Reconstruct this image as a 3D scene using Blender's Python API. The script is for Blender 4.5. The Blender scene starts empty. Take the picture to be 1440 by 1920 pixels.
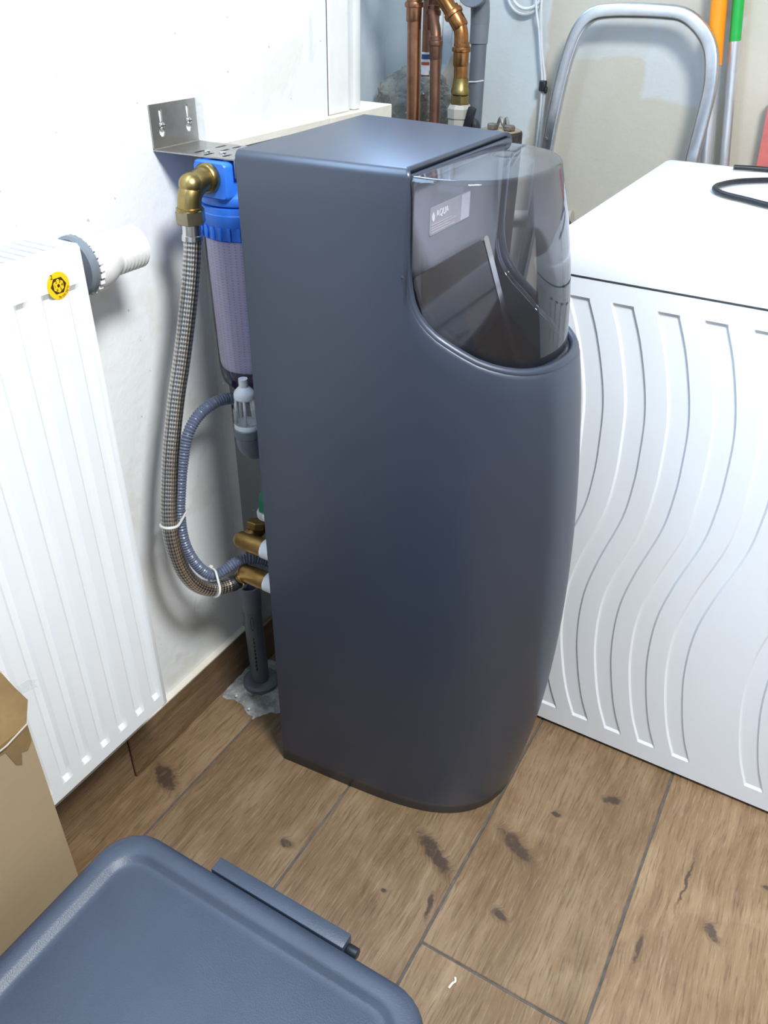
import bpy, bmesh, math, random
from mathutils import Vector, Matrix, noise as mnoise
random.seed(7)
S = bpy.context.scene
COL = S.collection
PI = math.pi

# ------------------------------------------------------------------ camera
cam = bpy.data.cameras.new('camera'); camo = bpy.data.objects.new('camera', cam); COL.objects.link(camo)
_yaw, _pitch, _roll = -0.515790, 0.592914, 0.018077
_f = Vector((math.sin(_yaw)*math.cos(_pitch), math.cos(_yaw)*math.cos(_pitch), -math.sin(_pitch)))
_r = _f.cross(Vector((0, 0, 1))).normalized(); _u = _r.cross(_f)
_r2 = math.cos(_roll)*_r + math.sin(_roll)*_u; _u2 = -math.sin(_roll)*_r + math.cos(_roll)*_u
_m = Matrix((_r2, _u2, -_f)).transposed().to_4x4()
_m.translation = (0.80412, -0.57695, 1.14725)
camo.matrix_world = _m
cam.sensor_fit = 'VERTICAL'; cam.sensor_height = 24.0; cam.lens = 1523.7/1920*24.0
cam.clip_start = 0.02
S.camera = camo

# ------------------------------------------------------------------ light
w = bpy.data.worlds.new('world'); S.world = w; w.use_nodes = True
w.node_tree.nodes['Background'].inputs[0].default_value = (0.60, 0.75, 1.0, 1)
w.node_tree.nodes['Background'].inputs[1].default_value = 1.0

def area(name, loc, target, sx, sy, power, color, shape='RECTANGLE'):
    l = bpy.data.lights.new(name, 'AREA'); l.shape = shape; l.size = sx; l.size_y = sy
    l.energy = power; l.color = color
    o = bpy.data.objects.new(name, l); COL.objects.link(o); o.location = loc
    o.rotation_euler = (Vector(target)-Vector(loc)).to_track_quat('-Z', 'Y').to_euler()
    return o
# ceiling lamp of the room, up and to the right of the photographer
area('ceiling_lamp_light', (1.20, -0.30, 2.10), (1.05, 0.0, 0), 0.42, 0.42, 58, (0.95, 0.98, 1.0), 'DISK')
# unseen blue light added high in the niche to tint the softener top
area('niche_fill_light', (-.225, .985, 1.62), (.6, .5, .9), .40, .70, 14, (0.42, 0.64, 1.0))
# blue daylight from the window above the radiator
area('side_window_daylight', (.035, -.225, 1.61), (1.0, -.20, 1.36), 1.0, .74, 29, (0.44, 0.67, 1.0))
# daylight from the window in the wall behind the photographer
area('window_daylight', (1.05, -1.98, 1.50), (0.75, 0.0, 0.85), 1.5, 1.2, 4, (0.60, 0.77, 1.0))

S.view_settings.view_transform = 'Standard'
S.view_settings.look = 'None'
S.view_settings.exposure = 0.0
S.view_settings.gamma = 1.0
S.view_settings.use_curve_mapping = False

# ------------------------------------------------------------------ materials
class NT:
    def __init__(s, name):
        s.m = bpy.data.materials.new(name); s.m.use_nodes = True
        s.t = s.m.node_tree; s.n = s.t.nodes; s.b = s.n['Principled BSDF']; s.out = s.n['Material Output']
    def new(s, t, **k):
        n = s.n.new(t)
        for a, v in k.items(): setattr(n, a, v)
        return n
    def link(s, a, b): s.t.links.new(a, b)
    def math(s, op, a, b=None, c=None, clamp=False):
        n = s.n.new('ShaderNodeMath'); n.operation = op; n.use_clamp = clamp
        for i, v in enumerate((a, b, c)):
            if v is None: continue
            if isinstance(v, (int, float)): n.inputs[i].default_value = v
            else: s.link(v, n.inputs[i])
        return n.outputs[0]
    def noise(s, vec=None, scale=5, detail=3, rough=.5, dist=0):
        n = s.n.new('ShaderNodeTexNoise'); n.inputs['Scale'].default_value = scale
        n.inputs['Detail'].default_value = detail; n.inputs['Roughness'].default_value = rough
        n.inputs['Distortion'].default_value = dist
        if vec is not None: s.link(vec, n.inputs['Vector'])
        return n.outputs['Fac']
    def pos(s): return s.n.new('ShaderNodeNewGeometry').outputs['Position']
    def mapping(s, vec, loc=(0, 0, 0), rot=(0, 0, 0), scale=(1, 1, 1), typ='POINT'):
        n = s.n.new('ShaderNodeMapping'); n.vector_type = typ
        n.inputs['Location'].default_value = loc; n.inputs['Rotation'].default_value = rot
        n.inputs['Scale'].default_value = scale; s.link(vec, n.inputs['Vector']); return n.outputs[0]
    def ramp(s, fac, stops, interp='LINEAR'):
        n = s.n.new('ShaderNodeValToRGB'); n.color_ramp.interpolation = interp
        e = n.color_ramp.elements
        while len(e) < len(stops): e.new(.5)
        for q, (p_, c) in zip(e, stops):
            q.position = p_; q.color = (*c, 1) if len(c) == 3 else c
        s.link(fac, n.inputs[0]); return n.outputs[0]
    def mix(s, fac, a, b, blend='MIX'):
        n = s.n.new('ShaderNodeMix'); n.data_type = 'RGBA'; n.blend_type = blend
        for i, v in ((0, fac), (6, a), (7, b)):
            if isinstance(v, (int, float)): n.inputs[i].default_value = v
            elif isinstance(v, tuple): n.inputs[i].default_value = (*v, 1)
            else: s.link(v, n.inputs[i])
        return n.outputs[2]
    def bump(s, h, strength=.2, dist=.01):
        n = s.n.new('ShaderNodeBump'); n.inputs['Strength'].default_value = strength
        n.inputs['Distance'].default_value = dist; s.link(h, n.inputs['Height'])
        s.link(n.outputs[0], s.b.inputs['Normal'])
    def col(s, c):
        if isinstance(c, tuple): s.b.inputs['Base Color'].default_value = (*c, 1)
        else: s.link(c, s.b.inputs['Base Color'])
    def set(s, **k):
        for a, v in k.items(): s.b.inputs[a.replace('_', ' ')].default_value = v

def plain(name, c, rough=.5, metal=0, var=.12, vscale=30, bump=0, bscale=200, spec=.5, coat=0):
    n = NT(name)
    f = n.noise(n.pos(), vscale, 4, .6)
    lo = tuple(max(0, x*(1-var)) for x in c); hi = tuple(min(1, x*(1+var)) for x in c)
    n.col(n.ramp(f, [(.3, lo), (.7, hi)]))
    n.set(Roughness=rough, Metallic=metal)
    n.b.inputs['Specular IOR Level'].default_value = spec
    n.b.inputs['Coat Weight'].default_value = coat
    if bump: n.bump(n.noise(n.pos(), bscale, 2), bump, .001)
    return n.m

M = {}
M['charcoal'] = plain('charcoal_plastic', (.027, .036, .057), .36, var=.05, vscale=9, bump=.05, bscale=900, spec=.75)
M['charcoal_in'] = plain('charcoal_plastic_inner', (.23, .24, .265), .5, var=.05)
M['black_gloss'] = plain('black_gloss', (.006, .007, .010), .10, var=.1)
M['black'] = plain('black_plastic', (.015, .016, .02), .4)
M['bin'] = plain('bin_plastic', (.036, .048, .074), .42, var=.10, vscale=14, bump=.25, bscale=700)
M['white_enamel'] = plain('white_enamel', (.76, .79, .82), .28, var=.015, vscale=3, spec=.5)
M['rad_white'] = plain('radiator_enamel', (.82, .84, .86), .30, var=.02, vscale=6)
M['white_plastic'] = plain('white_plastic', (.80, .80, .78), .4, var=.04)
M['offwhite_plastic'] = plain('cream_plastic', (.42, .40, .34), .45, var=.06)
M['steel'] = plain('brushed_steel', (.42, .41, .40), .34, 1, var=.10, vscale=60)
M['steel_shiny'] = plain('shiny_steel', (.66, .66, .66), .2, 1, var=.06)
M['alu'] = plain('aluminium', (.60, .61, .62), .3, 1, var=.08, vscale=40)
M['alu_matt'] = plain('matt_aluminium_tube', (.66, .67, .69), .36, .85, var=.04)
M['brass'] = plain('brass', (.34, .255, .10), .36, 1, var=.30, vscale=45)
M['brass_nut'] = plain('dull_nickel_brass', (.36, .31, .22), .33, 1, var=.15)
M['brass_raw'] = plain('raw_brass', (.38, .24, .085), .36, 1, var=.25, vscale=60)
M['copper'] = plain('copper', (.42, .20, .11), .33, 1, var=.28, vscale=30)
M['copper_dark'] = plain('tarnished_copper', (.26, .135, .09), .45, .9, var=.3, vscale=30)
M['copper_orange'] = plain('bright_copper', (.42, .19, .07), .30, 1, var=.3, vscale=40)
M['pvc'] = plain('grey_pvc', (.125, .145, .17), .45, var=.08, vscale=12)
M['pvc_light'] = plain('grey_pvc_light', (.165, .185, .21), .42, var=.06)
M['pvc_mark'] = plain('pvc_print', (.05, .055, .065), .6)
M['blue'] = plain('blue_plastic', (.030, .17, .68), .38, var=.06, vscale=40)
M['green'] = plain('green_plastic', (.004, .14, .055), .45)
M['green_grip'] = plain('green_grip', (.01, .33, .05), .4)
M['orange'] = plain('orange_grip', (.92, .26, .002), .42, var=.03)
M['red'] = plain('red_plastic', (.52, .13, .11), .5)
M['rubber'] = plain('black_rubber', (.012, .013, .016), .45)
M['cable_white'] = plain('white_cable', (.62, .63, .62), .5, var=.05)
M['yellow'] = plain('yellow_sticker', (.92, .58, .008), .5, var=.05)
M['print_brown'] = plain('dark_print', (.05, .022, .008), .6)
M['label_grey'] = plain('grey_label', (.40, .39, .41), .45, var=.06, vscale=80)
M['label_pale'] = plain('pale_label', (.62, .62, .66), .45, var=.10, vscale=500)
M['label_white'] = plain('white_print', (.88, .88, .9), .5)
M['label_line'] = plain('faint_print', (.55, .52, .52), .5)
M['tape'] = plain('brown_packing_tape', (.24, .155, .07), .25, var=.2, vscale=20)
M['paper'] = plain('torn_paper_edge', (.42, .36, .28), .8, var=.1)
M['leaf'] = plain('dull_green_cloth', (.13, .19, .06), .7, var=.4, vscale=60)
M['bark'] = plain('dark_bark', (.030, .026, .023), .85, var=.5, vscale=60, bump=.8, bscale=150)
M['cutwood'] = plain('cut_wood', (.30, .23, .15), .8, var=.3, vscale=60)
M['rust'] = plain('rusty_metal', (.17, .14, .11), .55, .6, var=.5, vscale=120)
M['cement'] = plain('crumbled_cement', (.34, .35, .34), .9, var=.6, vscale=50, bump=1.0, bscale=120)
M['grout'] = plain('dark_grout', (.085, .082, .08), .9, var=.3, vscale=60)
M['beige_board'] = plain('beige_board', (.46, .42, .34), .8, var=.1)
M['tie'] = plain('nylon_tie', (.62, .61, .58), .4)
M['print_blue'] = plain('blue_print', (.04, .09, .25), .5)
M['print_red'] = plain('red_print', (.45, .10, .04), .5)

def wall_white():
    n = NT('white_plaster'); p = n.pos()
    base = (.80, .81, .80)
    a = n.noise(p, 7, 4, .55, .4); b = n.noise(n.mapping(p, scale=(1, 1, .45)), 22, 5, .6, .8)
    patch = n.ramp(a, [(.56, (0, 0, 0)), (.60, (1, 1, 1))])
    c = n.mix(n.math('MULTIPLY', patch, .45), base, (.70, .69, .60))
    sc = n.ramp(b, [(.66, (0, 0, 0)), (.72, (1, 1, 1))])
    c = n.mix(n.math('MULTIPLY', sc, .35), c, (.58, .57, .54))
    sp = n.ramp(n.noise(p, 130, 1, .4), [(.78, (0, 0, 0)), (.80, (1, 1, 1))])
    c = n.mix(n.math('MULTIPLY', sp, .6), c, (.3, .28, .26))
    n.col(c); n.set(Roughness=.7); n.bump(n.noise(p, 60, 5, .6), .25, .004)
    return n.m
M['wall_white'] = wall_white()
def wall_grey(name, base, dirty):
    n = NT(name); p = n.pos()
    a = n.noise(p, 5, 4, .6, .5)
    c = n.mix(n.ramp(a, [(.4, (0, 0, 0)), (.65, (1, 1, 1))]), base, dirty)
    sp = n.ramp(n.noise(p, 150, 1, .4), [(.77, (0, 0, 0)), (.79, (1, 1, 1))])
    c = n.mix(n.math('MULTIPLY', sp, .6), c, (.85, .85, .84))
    n.col(c); n.set(Roughness=.75); n.bump(n.noise(p, 70, 5, .6), .35, .004); return n.m
M['wall_lining'] = wall_grey('grey_beige_plaster', (.50, .50, .46), (.44, .43, .40))
M['wall_niche'] = wall_grey('blue_grey_paint', (.60, .65, .68), (.56, .61, .63))
M['wall_plain'] = wall_grey('beige_paint', (.34, .31, .26), (.30, .28, .24))
M['ledge'] = wall_grey('cream_ledge', (.74, .70, .62), (.66, .60, .50))
def wall_back():
    n = NT('half_painted_wall'); p = n.pos()
    sx = n.new('ShaderNodeSeparateXYZ'); n.link(p, sx.inputs[0])
    wob = n.math('MULTIPLY', n.math('SUBTRACT', n.noise(p, 14, 4, .6), .5), .05)
    x = n.math('ADD', sx.outputs[0], wob)
    x = n.math('SUBTRACT', x, n.math('MULTIPLY', n.math('SUBTRACT', sx.outputs[2], .9), .13))
    m1 = n.ramp(n.math('MULTIPLY_ADD', x, 1.0, .5), [(.610, (0, 0, 0)), (.618, (1, 1, 1))])
    beige = n.mix(n.noise(p, 6, 4, .6), (.46, .42, .33), (.54, .49, .40))
    c = n.mix(m1, (.57, .60, .58), beige)
    # ladder's bluish shadow painted into the wall colour as ragged grey patches
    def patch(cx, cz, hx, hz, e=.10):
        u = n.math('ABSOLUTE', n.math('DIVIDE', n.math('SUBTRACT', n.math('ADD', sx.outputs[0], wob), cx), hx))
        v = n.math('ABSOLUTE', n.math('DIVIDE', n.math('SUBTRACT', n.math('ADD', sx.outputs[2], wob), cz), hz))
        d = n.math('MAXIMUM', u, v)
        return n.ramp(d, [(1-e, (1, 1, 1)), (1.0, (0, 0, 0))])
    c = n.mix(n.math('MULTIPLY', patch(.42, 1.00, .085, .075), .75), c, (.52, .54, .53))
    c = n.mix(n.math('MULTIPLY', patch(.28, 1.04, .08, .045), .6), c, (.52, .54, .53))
    dk = n.ramp(n.noise(p, 160, 1), [(.79, (0, 0, 0)), (.81, (1, 1, 1))])
    c = n.mix(n.math('MULTIPLY', dk, .5), c, (.2, .18, .15))
    n.col(c); n.set(Roughness=.6); n.bump(n.noise(p, 60, 5, .6), .3, .003); return n.m
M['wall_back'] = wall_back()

KNOTS = [(.508, .1223, .045, .012, -.52), (.6133, .1995, .036, .013, -.47), (.6349, .0822, .013, .009, -.33),
         (.4715, .0303, .005, .004, 0), (.6484, .2887, .007, .005, 0), (.0484, .0172, .034, .014, -.38),
         (.9103, .2131, .016, .008, -.92), (.8244, .1381, .026, .003, 1.53), (-.01, .1802, .01, .008, -.3),
         (.5356, -.0912, .02, .009, -.23), (.5415, .0411, .022, .004, -1.28), (.967, .3279, .006, .005, 0),
         (.30, .02, .012, .008, .2), (.86, .28, .05, .002, 1.5), (.72, .36, .015, .007, .3)]
def wood(name, tint=1.0, knots=True, rough=.42):
    n = NT(name); p = n.pos()
    oi = n.new('ShaderNodeObjectInfo')
    off = n.new('ShaderNodeCombineXYZ'); n.link(n.math('MULTIPLY', oi.outputs['Random'], 13.0), off.inputs[0])
    n.link(n.math('MULTIPLY', oi.outputs['Random'], 37.0), off.inputs[1])
    va = n.new('ShaderNodeVectorMath'); va.operation = 'ADD'; n.link(p, va.inputs[0]); n.link(off.outputs[0], va.inputs[1])
    v = va.outputs[0]
    km = None
    if knots:
        jit = n.new('ShaderNodeTexNoise'); jit.inputs['Scale'].default_value = 55; jit.inputs['Detail'].default_value = 3
        n.link(p, jit.inputs['Vector'])
        jv = n.new('ShaderNodeVectorMath'); jv.operation = 'MULTIPLY_ADD'; n.link(jit.outputs['Color'], jv.inputs[0])
        jv.inputs[1].default_value = (.016, .016, 0); jv.inputs[2].default_value = (-.008, -.008, 0)
        pj = n.new('ShaderNodeVectorMath'); pj.operation = 'ADD'; n.link(p, pj.inputs[0]); n.link(jv.outputs[0], pj.inputs[1])
        for (x, y, a, b, ang) in KNOTS:
            mp = n.mapping(pj.outputs[0], (x, y, 0), (0, 0, ang), (a, b, 1.0), 'TEXTURE')
            ln = n.new('ShaderNodeVectorMath'); ln.operation = 'LENGTH'; n.link(mp, ln.inputs[0])
            q = n.math('SUBTRACT', 1.6, ln.outputs['Value'], clamp=True)
            km = q if km is None else n.math('MAXIMUM', km, q)
    warp = n.noise(n.mapping(v, scale=(1, .5, 1)), 6, 3, .5)
    wv = n.new('ShaderNodeCombineXYZ'); n.link(n.math('MULTIPLY', warp, .035), wv.inputs[0])
    if km is not None:
        n.link(n.math('MULTIPLY_ADD', km, .012, n.math('MULTIPLY', warp, .035)), wv.inputs[0])
    vw = n.new('ShaderNodeVectorMath'); vw.operation = 'ADD'; n.link(v, vw.inputs[0]); n.link(wv.outputs[0], vw.inputs[1])
    st = n.noise(n.mapping(vw.outputs[0], scale=(1, .045, 1)), 60, 6, .66, .15)
    st2 = n.noise(n.mapping(vw.outputs[0], scale=(1, .06, 1)), 300, 3, .6)
    st3 = n.noise(n.mapping(vw.outputs[0], scale=(1, .07, 1)), 380, 3, .65)
    br = n.noise(n.mapping(v, scale=(1, .6, 1)), 9, 5, .65, .5)
    t = tint
    c = n.ramp(st, [(.30, (.20*t, .128*t, .072*t)), (.46, (.275*t, .182*t, .108*t)), (.58, (.325*t, .222*t, .135*t)), (.74, (.39*t, .285*t, .185*t))])
    c = n.mix(n.math('MULTIPLY', n.ramp(br, [(.36, (1, 1, 1)), (.58, (0, 0, 0))]), .55), c, (.165*t, .098*t, .050*t))
    c = n.mix(n.math('MULTIPLY', n.ramp(br, [(.52, (0, 0, 0)), (.70, (1, 1, 1))]), .35), c, (.40*t, .295*t, .195*t))
    c = n.mix(n.math('MULTIPLY', n.ramp(st2, [(.36, (1, 1, 1)), (.47, (0, 0, 0))]), .55), c, (.11*t, .068*t, .036*t))
    c = n.mix(n.math('MULTIPLY', n.ramp(st3, [(.54, (0, 0, 0)), (.72, (1, 1, 1))]), .36), c, (.52*t, .42*t, .30*t))
    if km is not None:
        kn = n.noise(p, 70, 5, .7, .8)
        c = n.mix(n.ramp(km, [(.05, (0, 0, 0)), (.9, (.55, .55, .55))]), c, (.115*t, .070*t, .042*t))
        kf = n.math('MULTIPLY_ADD', km, .75, n.math('MULTIPLY_ADD', kn, 1.3, -.72), clamp=True)
        kf = n.math('MULTIPLY', kf, n.math('MULTIPLY', km, 3.0, clamp=True), clamp=True)
        c = n.mix(n.ramp(kf, [(.38, (0, 0, 0)), (.62, (.85, .85, .85))]), c, (.050, .033, .024))
    hs = n.new('ShaderNodeHueSaturation'); hs.inputs['Saturation'].default_value = 1.12
    n.link(n.math('MULTIPLY_ADD', oi.outputs['Random'], .26, .84), hs.inputs['Value']); n.link(c, hs.inputs['Color'])
    n.col(hs.outputs[0]); n.set(Roughness=rough)
    h = n.math('MULTIPLY_ADD', st2, .5, st)
    if km is not None: h = n.math('SUBTRACT', h, n.math('MULTIPLY', km, .4))
    n.bump(h, .35, .0025); return n.m
M['wood'] = wood('rustic_wood_tile', .80)
M['wood_skirt'] = wood('rustic_wood_skirting', .62, False, .45)

def card():
    n = NT('cardboard'); p = n.pos()
    f = n.noise(n.mapping(p, scale=(1, .1, 1)), 240, 2); g = n.noise(p, 6, 3)
    c = n.mix(f, (.36, .265, .155), (.40, .295, .175)); c = n.mix(n.math('MULTIPLY', g, .3), c, (.33, .24, .14))
    n.col(c); n.set(Roughness=.75); n.bump(f, .08, .001); return n.m
M['card'] = card()

def braid():
    n = NT('braided_steel'); uv = n.new('ShaderNodeUVMap'); sx = n.new('ShaderNodeSeparateXYZ'); n.link(uv.outputs[0], sx.inputs[0])
    u, v = sx.outputs[0], sx.outputs[1]     # u along in circumferences, v around 0..1
    k = 20*PI*2
    a = n.math('SINE', n.math('MULTIPLY', n.math('ADD', n.math('MULTIPLY', u, .62), v), k/2))
    b = n.math('SINE', n.math('MULTIPLY', n.math('SUBTRACT', n.math('MULTIPLY', u, .62), v), k/2))
    h = n.math('MULTIPLY', a, b)
    h01 = n.math('MULTIPLY_ADD', h, .5, .5)
    n.col(n.ramp(h01, [(.08, (.20, .19, .18)), (.45, (.50, .48, .45)), (.85, (.80, .78, .75))]))
    n.set(Metallic=1.0, Roughness=.30); n.bump(h01, .7, .0009); return n.m
M['braid'] = braid()

def wound():
    n = NT('string_wound_cartridge'); uv = n.new('ShaderNodeUVMap'); sx = n.new('ShaderNodeSeparateXYZ'); n.link(uv.outputs[0], sx.inputs[0])
    u, v = sx.outputs[0], sx.outputs[1]
    nz = n.math('MULTIPLY', n.noise(n.pos(), 90, 2), 2.5)
    a = n.math('SINE', n.math('ADD', n.math('MULTIPLY', n.math('ADD', u, n.math('MULTIPLY', v, .5)), 240), nz))
    b = n.math('SINE', n.math('ADD', n.math('MULTIPLY', n.math('SUBTRACT', u, n.math('MULTIPLY', v, .5)), 240), nz))
    h = n.math('MULTIPLY_ADD', n.math('MULTIPLY', a, b), .5, .5)
    n.col(n.ramp(h, [(.04, (.50, .48, .56)), (.22, (.82, .80, .86))]))
    n.set(Roughness=.8); n.bump(h, .5, .002); return n.m
M['wound'] = wound()

def clear(name, tint, refl=.9, rough=.02, ior=1.45, cloud=0.0, cloudcol=(.6, .6, .62), nscale=20):
    n = NT(name); n.n.remove(n.b)
    tr = n.new('ShaderNodeBsdfTransparent'); tr.inputs[0].default_value = (*tint, 1)
    gl = n.new('ShaderNodeBsdfGlossy'); gl.inputs['Roughness'].default_value = rough; gl.inputs[0].default_value = (refl, refl, refl, 1)
    fr = n.new('ShaderNodeFresnel'); fr.inputs[0].default_value = ior
    mx = n.new('ShaderNodeMixShader'); n.link(fr.outputs[0], mx.inputs[0]); n.link(tr.outputs[0], mx.inputs[1]); n.link(gl.outputs[0], mx.inputs[2])
    last = mx
    if cloud:
        df = n.new('ShaderNodeBsdfDiffuse'); df.inputs[0].default_value = (*cloudcol, 1)
        m2 = n.new('ShaderNodeMixShader'); f = n.noise(n.pos(), nscale, 4, .6)
        n.link(n.math('MULTIPLY', f, cloud*2, clamp=True), m2.inputs[0])
        n.link(mx.outputs[0], m2.inputs[1]); n.link(df.outputs[0], m2.inputs[2]); last = m2
    n.link(last.outputs[0], n.out.inputs[0]); return n.m
M['dome'] = clear('clear_dome', (.86, .86, .91), .95, .03, 1.5, .022, (.66, .66, .76), 8)
M['bowl'] = clear('violet_clear_bowl', (.90, .88, .985), .9, .04, 1.35)
M['bowl_base'] = clear('dark_violet_clear', (.36, .32, .55), .9, .04, 1.5)
M['jar'] = clear('clear_cup', (.90, .92, .92), 1, .03, 1.5)
M['film'] = clear('plastic_film', (.80, .82, .80), 1, .10, 1.6, .48, (.34, .32, .27), 40)
M['film_card'] = clear('clear_tape_end', (.9, .9, .9), 1, .2, 1.5, .25, (.7, .7, .68), 60)

# ------------------------------------------------------------------ builders
def thing(name, label, cat, loc=(0, 0, 0), group=None, kind=None):
    o = bpy.data.objects.new(name, None); COL.objects.link(o); o.location = loc; o.empty_display_size = .05
    tag(o, label, cat, group, kind); return o
def tag(o, label=None, cat=None, group=None, kind=None):
    if label: o['label'] = label
    if cat: o['category'] = cat
    if group: o['group'] = group
    if kind: o['kind'] = kind
    return o
def root_loc(o):
    v = Vector((0, 0, 0))
    while o is not None: v += o.location; o = o.parent
    return v
def obj(name, bm, mat, parent=None, smooth=True, loc=None, angle=40, flat_n=True):
    """bm holds WORLD coordinates; the object gets its origin at loc (or its parent's)"""
    me = bpy.data.meshes.new(name)
    if flat_n: bmesh.ops.recalc_face_normals(bm, faces=bm.faces)
    bm.to_mesh(me); bm.free()
    o = bpy.data.objects.new(name, me); COL.objects.link(o)
    base = root_loc(parent) if parent else Vector((0, 0, 0))
    own = Vector(loc)-base if loc is not None else Vector((0, 0, 0))
    me.transform(Matrix.Translation(-(base+own))); o.location = own
    if parent: o.parent = parent
    mats = mat if isinstance(mat, (list, tuple)) else [mat]
    for q in mats: me.materials.append(M[q] if isinstance(q, str) else q)
    if smooth:
        me.polygons.foreach_set('use_smooth', [True]*len(me.polygons))
        try: me.set_sharp_from_angle(angle=math.radians(angle))
        except Exception: pass
    me.update(); return o
def struct(name, bm, mat, parent=None, label=None, smooth=False):
    o = obj(name, bm, mat, parent, smooth)
    if parent is None: o['kind'] = 'structure'
    if label: o['label'] = label
    return o
def box(x0, x1, y0, y1, z0, z1, bev=0, seg=2, bm=None, rot=None):
    b = bm or bmesh.new()
    r = bmesh.ops.create_cube(b, size=1)
    vs = r['verts']
    c = Vector(((x0+x1)/2, (y0+y1)/2, (z0+z1)/2))
    for v in vs: v.co = Vector((v.co.x*(x1-x0), v.co.y*(y1-y0), v.co.z*(z1-z0)))
    if bev:
        es = list({e for v in vs for e in v.link_edges})
        rr = bmesh.ops.bevel(b, geom=es, offset=bev, segments=seg, affect='EDGES', profile=.5)
        vs = list({v for f in rr['faces'] for v in f.verts} | {v for v in vs if v.is_valid})
        # include every vertex of the bevelled island
        seen = set(vs); st = list(vs)
        while st:
            v = st.pop()
            for e in v.link_edges:
                q = e.other_vert(v)
                if q not in seen: seen.add(q); st.append(q)
        vs = list(seen)
    for v in vs:
        if rot is not None: v.co = rot @ v.co
        v.co += c
    return b
def catmull(pts, n):
    P = [Vector(p) for p in pts]; P = [P[0]*2-P[1]]+P+[P[-1]*2-P[-2]]; out = []
    for i in range(1, len(P)-2):
        for k in range(n):
            t = k/n; a, b, c, d = P[i-1:i+3]
            out.append(.5*((2*b)+(c-a)*t+(2*a-5*b+4*c-d)*t*t+(3*b-a-3*c+d)*t**3))
    out.append(P[-2]); return out
def resample(path, step):
    L = [0]
    for a, b in zip(path, path[1:]): L.append(L[-1]+(b-a).length)
    n = max(2, int(L[-1]/step)+1); out = []; j = 0
    for i in range(n+1):
        d = L[-1]*i/n
        while j < len(L)-2 and L[j+1] < d: j += 1
        t = (d-L[j])/max(1e-9, L[j+1]-L[j]); out.append(path[j].lerp(path[j+1], min(1, max(0, t))))
    return out
def tube(path, rad, seg=14, bm=None, caps=True, closed=False, sect=None):
    """rad: number or function of (i,n,length); sect: optional list of unit 2D section points"""
    b = bm or bmesh.new(); uvl = b.loops.layers.uv.verify()
    path = [Vector(p) for p in path]; n = len(path); T = []
    for i in range(n):
        a = path[(i-1) % n] if (i > 0 or closed) else path[i]
        c = path[(i+1) % n] if (i < n-1 or closed) else path[i]
        T.append((c-a).normalized())
    up = Vector((0, 0, 1)) if abs(T[0].z) < .9 else Vector((0, 1, 0))
    N = (up-T[0]*up.dot(T[0])).normalized(); rings = []; L = 0; Ls = []
    sec = sect or [(math.cos(2*PI*k/seg), math.sin(2*PI*k/seg)) for k in range(seg)]
    seg = len(sec)
    r0 = rad if isinstance(rad, (int, float)) else rad(0, n, 0)
    for i in range(n):
        if i: L += (path[i]-path[i-1]).length
        N = (N-T[i]*N.dot(T[i])).normalized(); B = T[i].cross(N)
        r = rad if isinstance(rad, (int, float)) else rad(i, n, L)
        rings.append([b.verts.new(path[i]+(N*c+B*s)*r) for c, s in sec]); Ls.append(L)
    circ = 2*PI*r0
    for i in range(n-1 if not closed else n):
        j = (i+1) % n
        for k in range(seg):
            q = (k+1) % seg
            f = b.faces.new((rings[i][k], rings[i][q], rings[j][q], rings[j][k]))
            for lp, (uu, vv) in zip(f.loops, ((Ls[i], k), (Ls[i], k+1), (Ls[j] if j else L, k+1), (Ls[j] if j else L, k))):
                lp[uvl].uv = (uu/circ, vv/seg)
    if caps and not closed:
        b.faces.new(rings[0][::-1]); b.faces.new(rings[-1])
    return b
def lathe(prof, origin, axis=(0, 0, 1), seg=28, bm=None, xdir=None, caps=True):
    """prof: list of (radius, distance along axis)"""
    b = bm or bmesh.new(); uvl = b.loops.layers.uv.verify()
    A = Vector(axis).normalized(); X = Vector(xdir) if xdir else (Vector((1, 0, 0)) if abs(A.x) < .9 else Vector((0, 1, 0)))
    X = (X-A*X.dot(A)).normalized(); Y = A.cross(X); O = Vector(origin)
    rings = [[b.verts.new(O+A*h+(X*math.cos(2*PI*k/seg)+Y*math.sin(2*PI*k/seg))*max(r, 1e-5)) for k in range(seg)] for r, h in prof]
    for i in range(len(rings)-1):
        for k in range(seg):
            q = (k+1) % seg
            f = b.faces.new((rings[i][k], rings[i][q], rings[i+1][q], rings[i+1][k]))
            for lp, (hh, kk) in zip(f.loops, ((prof[i][1], k), (prof[i][1], k+1), (prof[i+1][1], k+1), (prof[i+1][1], k))):
                lp[uvl].uv = (hh/(2*PI*.045), kk/seg)
    if caps:
        b.faces.new(rings[0][::-1]); b.faces.new(rings[-1])
    return b
def hexprism(origin, axis, r, h, bm=None, bev=.0015):
    return lathe([(r*.86, 0), (r, bev), (r, h-bev), (r*.86, h)], origin, axis, 6, bm)
def arc_path(p0, p1, p2, n=8):
    """quadratic bend from p0 through corner p1 to p2"""
    p0, p1, p2 = map(Vector, (p0, p1, p2))
    return [p0*(1-t)**2+p1*2*t*(1-t)+p2*t*t for t in [i/n for i in range(n+1)]]
def rounded_rect(x0, x1, y0, y1, r, n=8):
    out = []
    for cx, cy, a0 in ((x1-r, y1-r, 0), (x0+r, y1-r, PI/2), (x0+r, y0+r, PI), (x1-r, y0+r, 3*PI/2)):
        for k in range(n+1):
            a = a0+PI/2*k/n; out.append((cx+r*math.cos(a), cy+r*math.sin(a)))
    return out
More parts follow.
